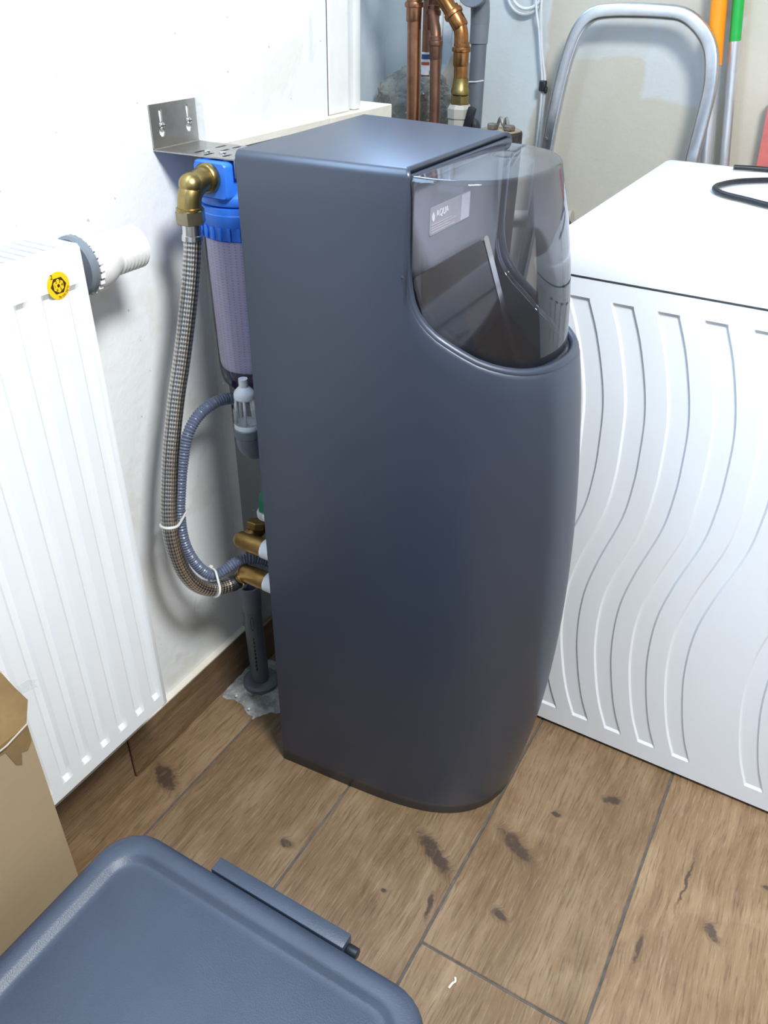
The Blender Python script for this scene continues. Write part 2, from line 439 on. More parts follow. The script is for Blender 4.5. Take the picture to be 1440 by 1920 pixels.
def loft(loops, bm=None, cap0=True, cap1=True):
    b = bm or bmesh.new(); R = [[b.verts.new(p) for p in l] for l in loops]; n = len(R[0])
    for i in range(len(R)-1):
        for k in range(n): b.faces.new((R[i][k], R[i][(k+1) % n], R[i+1][(k+1) % n], R[i+1][k]))
    if cap0: b.faces.new(R[0][::-1])
    if cap1: b.faces.new(R[-1])
    return b
def text_mesh(name, s, size, mat, parent, origin, xdir, ydir, align='CENTER', depth=.0002):
    c = bpy.data.curves.new(name, 'FONT'); c.body = s; c.size = size; c.extrude = depth; c.align_x = align; c.align_y = 'CENTER'
    t = bpy.data.objects.new(name, c); COL.objects.link(t)
    bpy.context.view_layer.update()
    me = bpy.data.meshes.new_from_object(t.evaluated_get(bpy.context.evaluated_depsgraph_get()))
    bpy.data.objects.remove(t)
    X = Vector(xdir).normalized(); Y = Vector(ydir).normalized(); Z = X.cross(Y)
    mt = Matrix((X, Y, Z)).transposed().to_4x4(); mt.translation = Vector(origin)-root_loc(parent)
    me.transform(mt); me.materials.clear(); me.materials.append(M[mat])
    o = bpy.data.objects.new(name, me); COL.objects.link(o); o.parent = parent; return o

# ------------------------------------------------------------------ the room
XR, YR, ZC = 2.35, -2.05, 2.42
YB, XN = 1.25, -0.25
FX0, FY0 = -.25, YR
floor = struct('floor', box(FX0, XR, FY0, YB, -.06, -.0022), 'grout')
floor['label'] = 'floor of brown rustic wood-look planks with dark grey joints'
PW = .2318
xs = [.0986-.2318*2, .0986-.2318, .0986, .3281, .5554, .7932, 1.026, 1.258, 1.49, 1.722, 1.954, 2.186, 2.42]
joint = {0: .3, 1: -.35, 2: .95, 3: .3305, 4: -.0101, 5: .62, 6: .15, 7: -.3, 8: .5, 9: 0., 10: .3, 11: .1}
PL = 1.21
for i in range(len(xs)-1):
    x0, x1 = max(xs[i], FX0), min(xs[i+1], XR)
    if x1-x0 < .02: continue
    ys = []; y = joint[i]
    while y > FY0: y -= PL
    while y < YB: ys.append(y); y += PL
    ys.append(y)
    for a, b in zip(ys, ys[1:]):
        a, b = max(a, FY0), min(b, YB)
        if b-a < .01: continue
        obj('plank', box(x0+.0016, x1-.0016, a+.0016, b-.0016, -.010, 0, .0012, 1), 'wood', floor, smooth=False)

struct('wall_left', box(-.12, 0, YR, .707, 0, ZC), 'wall_white', label='white scuffed plaster wall behind the radiator')
struct('wall_upper', box(0, .015, .3185, .6115, .946, ZC), 'wall_white', label='white plaster above the ledge behind the softener')
struct('wall_niche', box(XN-.1, XN, .60, YB, 0, ZC), 'wall_niche', label='blue-grey niche wall behind the copper pipes')
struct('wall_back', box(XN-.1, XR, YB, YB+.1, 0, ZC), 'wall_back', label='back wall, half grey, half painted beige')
struct('wall_right', box(XR, XR+.1, YR, YB, 0, ZC), 'wall_plain', label='beige wall on the right, out of view')
wx0, wx1, wz0, wz1 = .25, 1.85, .85, 2.15
bw = box(-.12, XR, YR-.12, YR, 0, wz0); box(-.12, XR, YR-.12, YR, wz1, ZC, bm=bw)
box(-.12, wx0, YR-.12, YR, wz0, wz1, bm=bw); box(wx1, XR, YR-.12, YR, wz0, wz1, bm=bw)
struct('wall_rear', bw, 'wall_plain', label='beige wall with a window, behind the photographer')
fb = bmesh.new()
for a in ((wx0, wx0+.05, wz0, wz1), (wx1-.05, wx1, wz0, wz1), (wx0+.05, wx1-.05, wz0, wz0+.05), (wx0+.05, wx1-.05, wz1-.05, wz1)):
    box(a[0], a[1], YR-.09, YR-.04, a[2], a[3], bm=fb)
struct('window_1', fb, 'white_plastic', label='white window frame behind the photographer')
fb = bmesh.new()
for a in ((.775, .795, 1.25, 1.99), (1.175, 1.195, 1.25, 1.99), (.795, 1.175, 1.25, 1.27), (.795, 1.175, 1.97, 1.99)): box(XN, XN+.03, a[0], a[1], a[2], a[3], bm=fb)
struct('niche_fill_frame', fb, 'white_plastic', label='white frame added round the unseen blue light high in the niche')  # added frame, belongs to the unseen blue niche light
fb = bmesh.new()
for a in ((-.79, -.75, 1.20, 2.04), (.30, .34, 1.20, 2.04), (-.75, .30, 1.20, 1.235), (-.75, .30, 2.0, 2.04)): box(0, .028, a[0], a[1], a[2], a[3], bm=fb)
struct('window_3', fb, 'white_plastic', label='white frame of the window above the radiator, out of view')
struct('ceiling', box(XN-.1, XR+.1, YR-.12, YB+.1, ZC, ZC+.08), 'wall_white', label='white ceiling')
# low lining wall with a cream ledge behind the softener
lb = box(0, .024, .305, .79, 0, .935); box(XN, 0, .707, .79, 0, .935, bm=lb)
lining = struct('wall_lining', lb, 'wall_lining', label='low grey-beige lining wall behind the softener')
eb = box(-.0, .028, .303, .79, .935, .946, .001, 1); box(XN, 0, .707, .79, .935, .946, bm=eb)
obj('ledge', eb, 'ledge', lining, smooth=False)
obj('ledge_end', box(.0245, .029, .60, .792, .80, .9455, .0008, 1), 'ledge', lining, smooth=False)
struct('wall_plinth', box(XN, -.0, 1.10, YB, 0, .845), 'wall_lining', label='plinth behind the copper pipes')
# white door-like trim above the ledge
t1 = struct('trim_1', box(0, .0165, .613, .672, .946, ZC, .003, 2), 'white_plastic', label='flat white trim board above the ledge')
obj('bead', box(0, .0185, .686, .7068, .946, ZC, .004, 2), 'white_plastic', t1)
obj('groove', box(0, .009, .6725, .6855, .946, ZC), 'wall_niche', t1)
obj('gap', box(.011, .0155, .6112, .6128, .946, ZC), 'pvc_mark', t1)
t2 = struct('trim_2', box(-.128, -.104, YB-.02, YB, .845, ZC, .002, 1), 'white_plastic', label='white vertical trim in the corner behind the pipes')
obj('strip', box(-.1035, -.078, YB-.010, YB, .845, ZC, .002, 1), 'wall_niche', t2)
obj('bead', box(-.0775, -.070, YB-.016, YB, .845, ZC, .002, 1), 'white_plastic', t2)
# skirting made of plank pieces
bl = struct('baseboard_left', box(0, .004, -1.6, .302, 0, .092), 'grout', label='brown wood-look skirting on the left wall')
for a, b in ((-1.2, -.0115), (-.0085, .302)):
    obj('board', box(.004, .0115, a, b, .0012, .095, .0015, 1), 'wood_skirt', bl, smooth=False)
obj('board', box(.0245, .033, .3055, .79, .0012, .095, .0015, 1), 'wood_skirt', bl, smooth=False)
obj('seal', box(.0, .0125, -1.2, .302, .0953, .1005, .0015, 1), 'ledge', bl, smooth=False)

# ------------------------------------------------------------------ water softener
ZK = [0, .12, .25, .4, .55, .7, .82, .99]; XK = [.556, .577, .590, .593, .586, .569, .549, .546]
def interp(t, X, Y):
    if t <= X[0]: return Y[0]
    for a, b, c, d in zip(X, X[1:], Y, Y[1:]):
        if t <= b: return c+(d-c)*(t-a)/(b-a)
    return Y[-1]
def smooth_interp(t, X, Y):
    if t <= X[0]: return Y[0]
    if t >= X[-1]: return Y[-1]
    n = len(X)
    def slope(i):
        if i == 0: return (Y[1]-Y[0])/(X[1]-X[0])
        if i == n-1: return (Y[-1]-Y[-2])/(X[-1]-X[-2])
        return (Y[i+1]-Y[i-1])/(X[i+1]-X[i-1])
    for i in range(n-1):
        if t <= X[i+1]:
            h = X[i+1]-X[i]; u = (t-X[i])/h
            return (2*u**3-3*u*u+1)*Y[i]+(u**3-2*u*u+u)*h*slope(i)+(-2*u**3+3*u*u)*Y[i+1]+(u**3-u*u)*h*slope(i+1)
HT = .981; SB = .200; YC = .303; SCUT = .588
def body_pt(s, z, sg, inset=0):
    xf = smooth_interp(z, ZK, XK)-inset
    hw = .152*(1-.17*s)*math.sqrt(max(0, 1-s**5.6))
    hw = max(0, hw-inset*math.sqrt(max(0, 1-s**8)))
    sb = SB-(.009+.009*sg*hw/.152)*(1-s)
    return Vector((sb+s*(xf-sb), YC+sg*hw, z))
SC = [.584, .587, .593, .608, .635, .683, .73, .804, .873, .917, .967, 1.0]
ZCU = [.905, .886, .864, .844, .828, .812, .802, .787, .778, .774, .772, .773]
def zcut(s): return smooth_interp(s, SC, ZCU)
soft = thing('water_softener', 'tall charcoal water softener cabinet with clear dome lid beside the washing machine', 'water softener', (.38, .303, 0))
scol = [i/12*.56 for i in range(13)]+[.575, SCUT-.0003]
sfront = [SCUT+.0003, .5905, .594, .599, .606, .616, .63, .65, .68, .72, .76, .80, .84, .875, .905, .93, .95, .966, .978, .987, .993, .9975, .9995]
RR = .009
ZLOW = zcut(SCUT+.0003)-RR
def column(s, sg, ztop, nrow=30):
    out = []; back = ztop > .95
    lim = ZLOW if back else ztop-RR
    for i in range(nrow): out.append(body_pt(s, lim*i/(nrow-1), sg))
    if back:
        for i in range(1, 4): out.append(body_pt(s, lim+(ztop-RR-lim)*i/3, sg))
    for k in range(1, 5):   # rounded top edge
        a = PI/2*k/4
        out.append(body_pt(s, ztop-RR+RR*math.sin(a), sg, RR*(1-math.cos(a))))
    return out
bm = bmesh.new()
cols = [(s, -1, HT) for s in scol]+[(s, -1, zcut(s)) for s in sfront]+[(1.0, -1, zcut(1.0))]+[(s, 1, zcut(s)) for s in reversed(sfront)]+[(s, 1, HT) for s in reversed(scol)]
V = [[bm.verts.new(p) for p in column(*c)] for c in cols]
for a, b in zip(V, V[1:]):
    m_ = len(a) if len(a) == len(b) else 30
    for k in range(m_-1): bm.faces.new((a[k], b[k], b[k+1], a[k+1]))
nb = len(scol); nT = len(V)
for i in range(nb-1):    # roof
    bm.faces.new((V[i][-1], V[i+1][-1], V[nT-2-i][-1], V[nT-1-i][-1]))
for k in range(len(V[0])-1): bm.faces.new((V[0][k], V[0][k+1], V[-1][k+1], V[-1][k]))   # back panel
bmesh.ops.remove_doubles(bm, verts=bm.verts, dist=.00005)
cab = obj('cabinet', bm, 'charcoal', soft, angle=50)
sm = cab.modifiers.new('wall', 'SOLIDIFY'); sm.thickness = .006; sm.offset = -1
# rolled lip along the cut-out
lip = []
for s, sg in [(s, -1) for s in sfront]+[(1.0, -1)]+[(s, 1) for s in reversed(sfront)]:
    q = body_pt(s, zcut(s)-.003, sg, .006); lip.append(q)
top0 = body_pt(SCUT, HT-.012, -1, .006); top1 = body_pt(SCUT, HT-.012, 1, .006)
path = [top0]+lip+[top1]
obj('cutout_lip', tube(resample(path, .006), .0055, 10), 'charcoal', soft)
obj('top_lip', tube([top0, top1], .006, 10), 'charcoal', soft)
# control recess: upright panel, sloping dark screen, inner floor
pb = box(.392, .397, YC-.128, YC+.122, .66, .968, .001, 1)
panel = obj('control_panel', pb, 'charcoal_in', soft, smooth=False)
fl = [(x, y, .70) for x, y in [(.40, YC-.125)]+[tuple(body_pt(s, .70, -1, .012))[:2] for s in (.65, .75, .85, .92, .97, .995)]+[tuple(body_pt(s, .70, 1, .012))[:2] for s in (.995, .97, .92, .85, .75, .65)]+[(.40, YC+.122)]]
obj('inner_shelf', loft([[Vector(p) for p in fl], [Vector(p)+Vector((0, 0, .004)) for p in fl]]), 'charcoal', soft, smooth=False)
scr = rounded_rect(YC-.122, YC+.060, 0, .170, .008, 4)
def scr_pt(y, d, off): return Vector((.400+(.170-d)*.36+off*.93, y, .868-(.170-d)*.93+off*.36))
screen = obj('display', loft([[scr_pt(y, d, 0) for y, d in scr], [scr_pt(y, d, .004) for y, d in scr]]), 'black_gloss', soft, smooth=False)
obj('display_strip', loft([[scr_pt(y, d, .0) for y, d in rounded_rect(YC+.061, YC+.074, 0, .172, .004, 3)], [scr_pt(y, d, .005) for y, d in rounded_rect(YC+.061, YC+.074, 0, .172, .004, 3)]]), 'steel_shiny', screen, smooth=False)
# sticker on the recess panel
st = obj('sticker', loft([[Vector((.3971, y, z)) for y, z in rounded_rect(.229, .330, .902, .932, .003, 3)], [Vector((.3976, y, z)) for y, z in rounded_rect(.229, .330, .902, .932, .003, 3)]]), 'label_grey', soft, smooth=False)
obj('pale_field', box(.3977, .3980, .306, .329, .903, .931), 'label_pale', st, smooth=False)
drop = [(.2365+.0032*math.sin(a)*(1-.0)*(1 if math.cos(a) < .2 else (1-math.cos(a))/.8), .9215-.005*math.cos(a)*-1.0) for a in [2*PI*k/20 for k in range(20)]]
obj('drop_mark', loft([[Vector((.3977, y, z)) for y, z in drop], [Vector((.3981, y, z)) for y, z in drop]]), 'label_white', st, smooth=False)
text_mesh('lettering', 'AQUA', .0105, 'label_white', st, (.3978, .2435, .9225), (0, 1, 0), (0, 0, 1), 'LEFT')
for k, ww in enumerate((.05, .062, .045, .058)):
    obj('print_line', box(.3977, .3980, .232, .232+ww, .9125-.0028*k, .9135-.0028*k), 'label_line', st, smooth=False)
# clear dome
DXB, DXT, DHW, DYC = .402, .508, .120, .291
def dome_top(t, sg, ins=0):
    return Vector((DXB+t*(DXT-ins-DXB), DYC+sg*(DHW-ins)*math.sqrt(max(0, 1-t**2.7)), 0))
dsg = [(k/26) for k in range(27)]
def dome_s(t): return SCUT+.004+t*(1-SCUT-.004)
order = [(math.sin(k/22*PI/2), -1) for k in range(22)]+[(1.0, -1)]+[(math.sin(k/22*PI/2), 1) for k in reversed(range(22))]
bm = bmesh.new(); RV = []
ZD = .974
for t, sg in order:
    s = dome_s(t); b0 = body_pt(s, zcut(s), sg, .014); b0.z = zcut(s)-.010
    tp = dome_top(t, sg); tp.z = ZD-.006
    colv = []
    for k in range(15):
        u = k/14; q = b0.lerp(tp, u)
        bulge = math.sin(u*PI)*.007
        d = Vector((q.x-.40, (q.y-DYC)*.9, 0)); d = d.normalized() if d.length > 1e-6 else Vector((1, 0, 0))
        if t < .02: bulge = 0
        colv.append(bm.verts.new(q+d*bulge))
    for k in range(1, 5):
        a = PI/2*k/4; q = dome_top(t, sg, .007*(1-math.cos(a))); q.z = ZD-.006+.006*math.sin(a); colv.append(bm.verts.new(q))
    RV.append(colv)
for a, b in zip(RV, RV[1:]):
    for k in range(len(a)-1): bm.faces.new((a[k], b[k], b[k+1], a[k+1]))
n2 = len(RV)
for i in range(n2//2): 
    if n2-2-i > i+1: bm.faces.new((RV[i][-1], RV[i+1][-1], RV[n2-2-i][-1], RV[n2-1-i][-1]))
    elif n2-2-i == i+1: bm.faces.new((RV[i][-1], RV[i+1][-1], RV[n2-1-i][-1]))
dome = obj('dome_lid', bm, 'dome', soft, angle=60); dome['label'] = 'clear slightly smoky plastic dome lid'
rim = [Vector(v) for v in []]
for t, sg in order:
    s = dome_s(t); q = body_pt(s, zcut(s), sg, .0135); q.z = zcut(s)-.004; rim.append(q)
obj('dome_rim', tube(resample(rim, .006), .0028, 8), M['dome'], dome)

# ------------------------------------------------------------------ washing machine
WX0, WX1, WY0, WY1 = .4446, 1.06, .4626, 1.122
wm = thing('washing_machine', 'white washing machine with wavy grooves pressed into its side panel', 'washing machine', ((WX0+WX1)/2, (WY0+WY1)/2, 0))
SZ = [.045, .093, .158, .23, .31, .38, .475, .54, .575, .638, .685, .745, .786]
SX = [.637, .618, .601, .589, .587, .598, .6215, .6265, .626, .622, .613, .595, .578]
zr = [.0085, .0115, .030, .0440, .0485]+[.056+i*(.774-.056)/50 for i in range(51)]+[.7830, .7875, .800, .812]
PITCH, BWID, DEP, BEV = .0585, .0300, .0030, .0030
bands = [0, 1, 2, 3, 4, 6, 7]
def sx_of(z): return smooth_interp(min(max(z, .045), .786), SZ, SX)
bm = bmesh.new(); rows = []
for z in zr:
    inside = .0485 <= z <= .7830
    r_ = []
    def add(x, d): r_.append(bm.verts.new((x, WY0+d, z)))
    edge = .004*(1 if z < .010 else 0)
    add(WX0, .012); add(WX0+.0035, .0035); add(WX0+.012, 0)
    for k in bands:
        xr_ = sx_of(z)+PITCH*(k-1); xl = xr_-BWID
        d = DEP if inside else 0
        add(xl, 0); add(xl+BEV*.5, d*.5); add(xl+BEV, d); add(xr_-BEV, d); add(xr_-BEV*.5, d*.5); add(xr_, 0)
    add(WX1-.012, 0); add(WX1-.0035, .0035); add(WX1, .012)
    rows.append(r_)
for a, b in zip(rows, rows[1:]):
    for k in range(len(a)-1): bm.faces.new((a[k], a[k+1], b[k+1], b[k]))
obj('side_panel', bm, 'white_enamel', wm, angle=16)
obj('body', box(WX0+.001, WX1-.001, WY0+.0125, WY1, .0085, .812, .004, 2), 'white_enamel', wm)
wtp = rounded_rect(WX0-.002, WX1+.002, WY0-.002, WY1+.002, .012, 5)
def ins(l, d): 
    cx, cy = (WX0+WX1)/2, (WY0+WY1)/2
    return [(x-math.copysign(d, x-cx), y-math.copysign(d, y-cy)) for x, y in l]
lp = [[Vector((x, y, z)) for x, y in ins(wtp, d)] for d, z in ((.004, .8135), (0, .8155), (0, .842), (.002, .8475), (.007, .850), (.020, .850), (.024, .8485))]
obj('worktop', loft(lp), 'white_enamel', wm, angle=30)
obj('seam', box(WX0+.003, WX1-.003, WY0+.003, WY1-.003, .811, .8145), 'alu_matt', wm, smooth=False)
for fx in (WX0+.05, WX1-.05):
    for fy in (WY0+.05, WY1-.05):
        obj('foot', lathe([(.018, 0), (.02, .003), (.014, .009)], (fx, fy, 0), seg=16), 'rubber', wm)
# black cable lying on top of the machine
cp = [(.78, .79, .8545), (.72, .803, .8545), (.669, .820, .8545), (.635, .838, .8545), (.600, .856, .8545), (.581, .878, .8545), (.575, .905, .8545), (.583, .938, .8545), (.602, .972, .8545), (.640, 1.008, .8545), (.70, 1.05, .8545), (.78, 1.07, .8545)]
tag(obj('power_cable', tube(catmull(cp, 8), .0045, 10), 'rubber'), 'black cable lying in an open loop on the washing machine top', 'cable')
cp = [(.57, 1.088, .8545), (.60, 1.098, .8545), (.64, 1.103, .8545), (.70, 1.10, .8545), (.80, 1.09, .8545)]
tag(obj('power_cable', tube(catmull(cp, 8), .0042, 10), 'rubber'), 'black cable stretched along the rear edge of the washing machine top', 'cable')

# ------------------------------------------------------------------ radiator
RX, RY, RZ0, RZ1 = .100, .012, .2113, .9005; RYL = -1.10
rad = thing('radiator', 'white ribbed panel radiator on the left wall with yellow round sticker', 'radiator', (.06, -.5, RZ0))
per = .0335; gw = .0175; gd = .0042; gb = .0048
gy = [-.018-per*k for k in range(int((1.10-.05)/per))]
ylist = [(RY-.0075, .0022), (RY-.0085, 0)]
for g in gy:   # g = left edge of a channel; channels extend to +y
    ylist += [(g+gw, 0), (g+gw-gb*.5, .5), (g+gw-gb, 1), (g+gb, 1), (g+gb*.5, .5), (g, 0)]
ylist += [(RYL+.004, 0), (RYL, .0022)]
zl = [(RZ0+.003, 'e'), (RZ0+.006, 'o'), (.238, 'o'), (.246, 'i')]+[(.26+.59*i/12, 'i') for i in range(13)]+[(.855, 'i'), (.862, 'o'), (RZ1-.004, 'o'), (RZ1-.001, 'e')]
bm = bmesh.new(); rows = []
for z, kd in zl:
    r_ = []
    for y, d in ylist:
        dep = d if d in (0, .0022) else (d*gd if kd == 'i' else 0)
        if kd == 'e': dep = .0022
        r_.append(bm.verts.new((RX-dep, y, z)))
    rows.append(r_)
for a, b in zip(rows, rows[1:]):
    for k in range(len(a)-1): bm.faces.new((a[k], a[k+1], b[k+1], b[k]))
obj('front_panel', bm, 'rad_white', rad, angle=22)
obj('side_cover', box(.027, RX-.0020, RY-.012, RY, RZ0, RZ1-.002, .0025, 2), 'rad_white', rad)
obj('core', box(.030, RX-.006, RYL, RY-.0125, RZ0+.002, RZ1-.012, .002, 1), 'rad_white', rad, smooth=False)
gb_ = box(.028, .034, RYL, RY-.002, RZ1-.006, RZ1, .001, 1); box(RX-.010, RX-.0025, RYL, RY-.002, RZ1-.006, RZ1, .001, 1, bm=gb_)
gr = obj('top_grille', gb_, 'rad_white', rad, smooth=False)
y = RY-.006; k = 0; slat = None
while y > RYL+.01:
    o_ = None
    if slat is None:
        o_ = obj('slat', box(.0345, RX-.0105, y-.004, y+.004, RZ1-.005, RZ1-.0005), 'rad_white', gr, smooth=False); slat = o_; sy0 = y
    else:
        o_ = slat.copy(); COL.objects.link(o_); o_.parent = gr; o_.location = slat.location+Vector((0, y-sy0, 0))
    y -= .0125 if y > -.35 else .05
# yellow sticker on the front panel, top right
SY, SZc, SR = -.0275, .8665, .0142
sk = obj('round_sticker', lathe([(SR, 0), (SR, .0004)], (RX+.0001, SY, SZc), (1, 0, 0), 36), 'yellow', rad); sk['label'] = 'yellow round sticker with black hexagon and numbers'
def ring(pts_o, pts_i, x0, x1):
    b = bmesh.new(); n = len(pts_o)
    A = [b.verts.new((x1, SY+y, SZc+z)) for y, z in pts_o]; B = [b.verts.new((x1, SY+y, SZc+z)) for y, z in pts_i]
    C = [b.verts.new((x0, SY+y, SZc+z)) for y, z in pts_o]; D = [b.verts.new((x0, SY+y, SZc+z)) for y, z in pts_i]
    for k in range(n):
        q = (k+1) % n
        b.faces.new((A[k], A[q], B[q], B[k])); b.faces.new((A[k], C[k], C[q], A[q])); b.faces.new((B[k], B[q], D[q], D[k]))
    return b
hexo = [(.0100*math.cos(PI/3*k), .0092*math.sin(PI/3*k)) for k in range(6)]
hexi = [(.0073*math.cos(PI/3*k+.52), .0073*math.sin(PI/3*k+.52)) for k in range(6)]
# 12-point loops so the rotated inner hexagon bridges cleanly
def sub(h): 
    out = []
    for k in range(6):
        a, b = h[k], h[(k+1) % 6]; out += [a, ((a[0]+b[0])/2, (a[1]+b[1])/2)]
    return out
so = sub(hexo); si_ = sub(hexi); si_ = si_[-1:]+si_[:-1]
obj('hexagon', ring(so, si_, RX+.0004, RX+.0008), 'print_brown', sk, smooth=False)
obj('dot', lathe([(.0017, 0), (.0017, .0004)], (RX+.0005, SY, SZc), (1, 0, 0), 14), 'print_brown', sk)
for k, ch in enumerate('432165'):
    a = PI/3*k
    text_mesh('digit', ch, .0042, 'print_brown', sk, (RX+.0006, SY+.0046*math.cos(a), SZc+.0046*math.sin(a)), (0, 1, 0), (0, 0, 1))
text_mesh('digit', '2', .0066, 'print_brown', sk, (RX+.0006, SY-.0068, SZc+.0102), (0, 1, .0), (0, 0, 1))
for k, ch in enumerate('70/55/20°C'):
    a = math.radians(-100+k*9.0)
    text_mesh('letter', ch, .0034, 'print_brown', sk, (RX+.0006, SY+.0122*math.cos(a), SZc+.0122*math.sin(a)), (0, -math.sin(a), math.cos(a)), (0, -math.cos(a), -math.sin(a)))
# thermostat valve at the end
VX, VZ = .064, .866
va = obj('valve_body', lathe([(.012, -.004), (.016, .0), (.016, .012)], (VX, RY+.002, VZ), (0, 1, 0), 24), 'steel', rad)
va['label'] = 'dull metal valve body'
obj('union_ring', lathe([(.030, 0), (.033, .003), (.033, .009), (.029, .012)], (VX, RY+.012, VZ), (0, 1, 0), 30), 'pvc_light', va)
hd = obj('thermostat_head', lathe([(.020, 0), (.031, .001), (.033, .007), (.0335, .016), (.031, .026), (.0265, .036), (.0235, .041), (.0225, .044)], (VX, RY+.024, VZ), (0, 1, 0), 32), 'white_plastic', rad)
pr = []
for k in range(7):
    b0 = .044+k*.0058; pr += [(.0228, b0), (.0245, b0+.0008), (.0245, b0+.0040), (.0228, b0+.0047)]
pr += [(.0215, pr[-1][1]+.001), (.017, pr[-1][1]+.0018)]
obj('ribbed_grip', lathe(pr, (VX, RY+.024, VZ), (0, 1, 0), 32), 'white_plastic', hd, angle=25)
bmc = bmesh.new()
for k in range(26):
    a = 2*PI*k/26; c = Vector((VX+.0315*math.cos(a), RY+.0245, VZ+.0315*math.sin(a)))
    box(c.x-.0022, c.x+.0022, c.y-.003, c.y+.003, c.z-.0022, c.z+.0022, bm=bmc)
obj('toothed_edge', bmc, 'white_plastic', hd, smooth=False)
obj('pipe', tube([(VX, RY+.018, VZ-.02), (VX, RY+.018, RZ0-.05), (VX-.02, RY+.018, RZ0-.09), (-.002, RY+.018, RZ0-.09)], .0075, 12), 'rad_white', rad) if False else None

# ------------------------------------------------------------------ filter bracket
BZ = .949
br = thing('filter_bracket', 'bent steel bracket screwed to the wall above the blue filter head', 'bracket', (0, .28, BZ))
def plate_with_holes(name, poly_outer, holes, to3d, thick, parent, mat):
    """flat plate with slots, cut in 2D by triangulating outline and holes"""
    b = bmesh.new(); es = []
    for loop in [poly_outer]+holes:
        vs = [b.verts.new((u, v, 0)) for u, v in loop]
        es += [b.edges.new((vs[i], vs[(i+1) % len(vs)])) for i in range(len(vs))]
    bmesh.ops.triangle_fill(b, use_beauty=True, use_dissolve=False, edges=es)
    r = bmesh.ops.extrude_face_region(b, geom=list(b.faces))
    for e in r['geom']:
        if isinstance(e, bmesh.types.BMVert): e.co.z = thick
    for v in b.verts: v.co = to3d(v.co.x, v.co.y, v.co.z)
    return obj(name, b, mat, parent, smooth=False)
def slot(cu, cv, hw, hl, n=5, ang=0):
    out = []
    for k in range(n+1): a = PI*k/n; out.append((hw*math.cos(a), hl+hw*math.sin(a)))
    for k in range(n+1): a = PI+PI*k/n; out.append((hw*math.cos(a), -hl+hw*math.sin(a)))
    c, s = math.cos(ang), math.sin(ang)
    return [(cu+x*c-y*s, cv+x*s+y*c) for x, y in out]
def keyhole(cu, cv): return [(cu+x, cv+y) for x, y in [(-.003, .013), (-.0015, .016), (.0015, .016), (.003, .013), (.0022, .001), (.0022, -.004), (.0052, -.008), (.0052, -.012), (.002, -.016), (-.002, -.016), (-.0052, -.012), (-.0052, -.008), (-.0022, -.004), (-.0022, .001)]]
BY0, BY1 = .234, .318
plate_with_holes('wall_plate', [(BY0, 0), (BY1, 0), (BY1, .051), (BY0, .051)], [keyhole(.252, .029), keyhole(.302, .029)], lambda u, v, w_: Vector((.001+w_, u, BZ+v)), .0016, br, 'steel')
hs_ = [slot(.055, .26, .0024, .008, ang=0), slot(.055, .30, .0024, .008), slot(.075, .253, .0024, .007), slot(.075, .284, .0024, .006), slot(.075, .307, .0024, .006), slot(.100, .2575, .0024, .006), slot(.100, .29, .0024, .008)]
plate_with_holes('arm_plate', [(.001, BY0), (.122, BY0+.010), (.122, BY1+.006), (.001, BY1)], hs_, lambda u, v, w_: Vector((u, v, BZ-w_)), .0016, br, 'steel')
obj('end_fold', box(.1205, .1222, BY0+.010, BY1+.006, BZ-.022, BZ-.0005), 'steel', br, smooth=False)
obj('bend', tube([(.002, BY0, BZ), (.002, BY1, BZ)], .0016, 8), 'steel', br)
for yy in (.252, .302):
    obj('screw', lathe([(.0048, 0), (.0045, .0015), (.003, .003), (0, .0034)], (.0027, yy, BZ+.026), (1, 0, 0), 14), 'steel_shiny', br)
    obj('screw_slot', box(.0058, .0062, yy-.003, yy+.003, BZ+.0255, BZ+.0265), 'black', br, smooth=False)
for xx, yy in ((.064, .262), (.086, .266)):
    obj('bolt', lathe([(.0042, 0), (.004, .0012), (.0025, .0022), (0, .0025)], (xx, yy, BZ+.0002), (0, 0, 1), 12), 'steel_shiny', br)

# ------------------------------------------------------------------ water filter
FXc, FYc = .090, .286
wf = thing('water_filter', 'water filter with blue head and clear bowl hanging under the steel bracket', 'water filter', (FXc, FYc, .62))
hp = [(.030, .946), (.036, .9455), (.040, .938), (.0435, .908), (.0495, .904), (.0505, .902), (.0505, .894), (.0495, .892)]
head = obj('filter_head', lathe([(r, z) for r, z in hp], (FXc, FYc, 0), seg=40), 'blue', wf, angle=30)
for k in range(14):
    a = 2*PI*k/14+.15
    p0 = Vector((FXc+.0405*math.cos(a), FYc+.0405*math.sin(a), .940)); p1 = Vector((FXc+.0475*math.cos(a), FYc+.0475*math.sin(a), .904))
    obj('rib', tube([p0, p1], .0022, 6), 'blue', head, smooth=False)
# inlet boss facing the radiator
bo = [(x, z) for x, z in rounded_rect(-.026, .026, -.024, .020, .006, 4)]
obj('inlet_boss', loft([[Vector((FXc+x*s_, FYc+yy, .925+z*s_)) for x, z in bo] for s_, yy in ((1.0, -.030), (1.0, -.050), (.92, -.053))]), 'blue', head)
cp_ = [(.046, .8905), (.0510, .889), (.0515, .882), (.0525, .881), (.0525, .868), (.0515, .866), (.0500, .850), (.0485, .848)]
colr = obj('collar_nut', lathe(cp_, (FXc, FYc, 0), seg=40), 'blue', wf, angle=30)
for k in range(26):
    a = 2*PI*k/26
    c = Vector((FXc+.0522*math.cos(a), FYc+.0522*math.sin(a), .8585))
    obj('grip_rib', box(c.x-.0016, c.x+.0016, c.y-.0022, c.y+.0022, c.z-.0080, c.z+.0080, rot=Matrix.Rotation(a, 3, 'Z')), 'blue', colr, smooth=False)
obj('bowl', lathe([(.0500, .850), (.0498, .80), (.0488, .72), (.0475, .665), (.0462, .652)], (FXc, FYc, 0), seg=36, caps=False), 'bowl', wf)
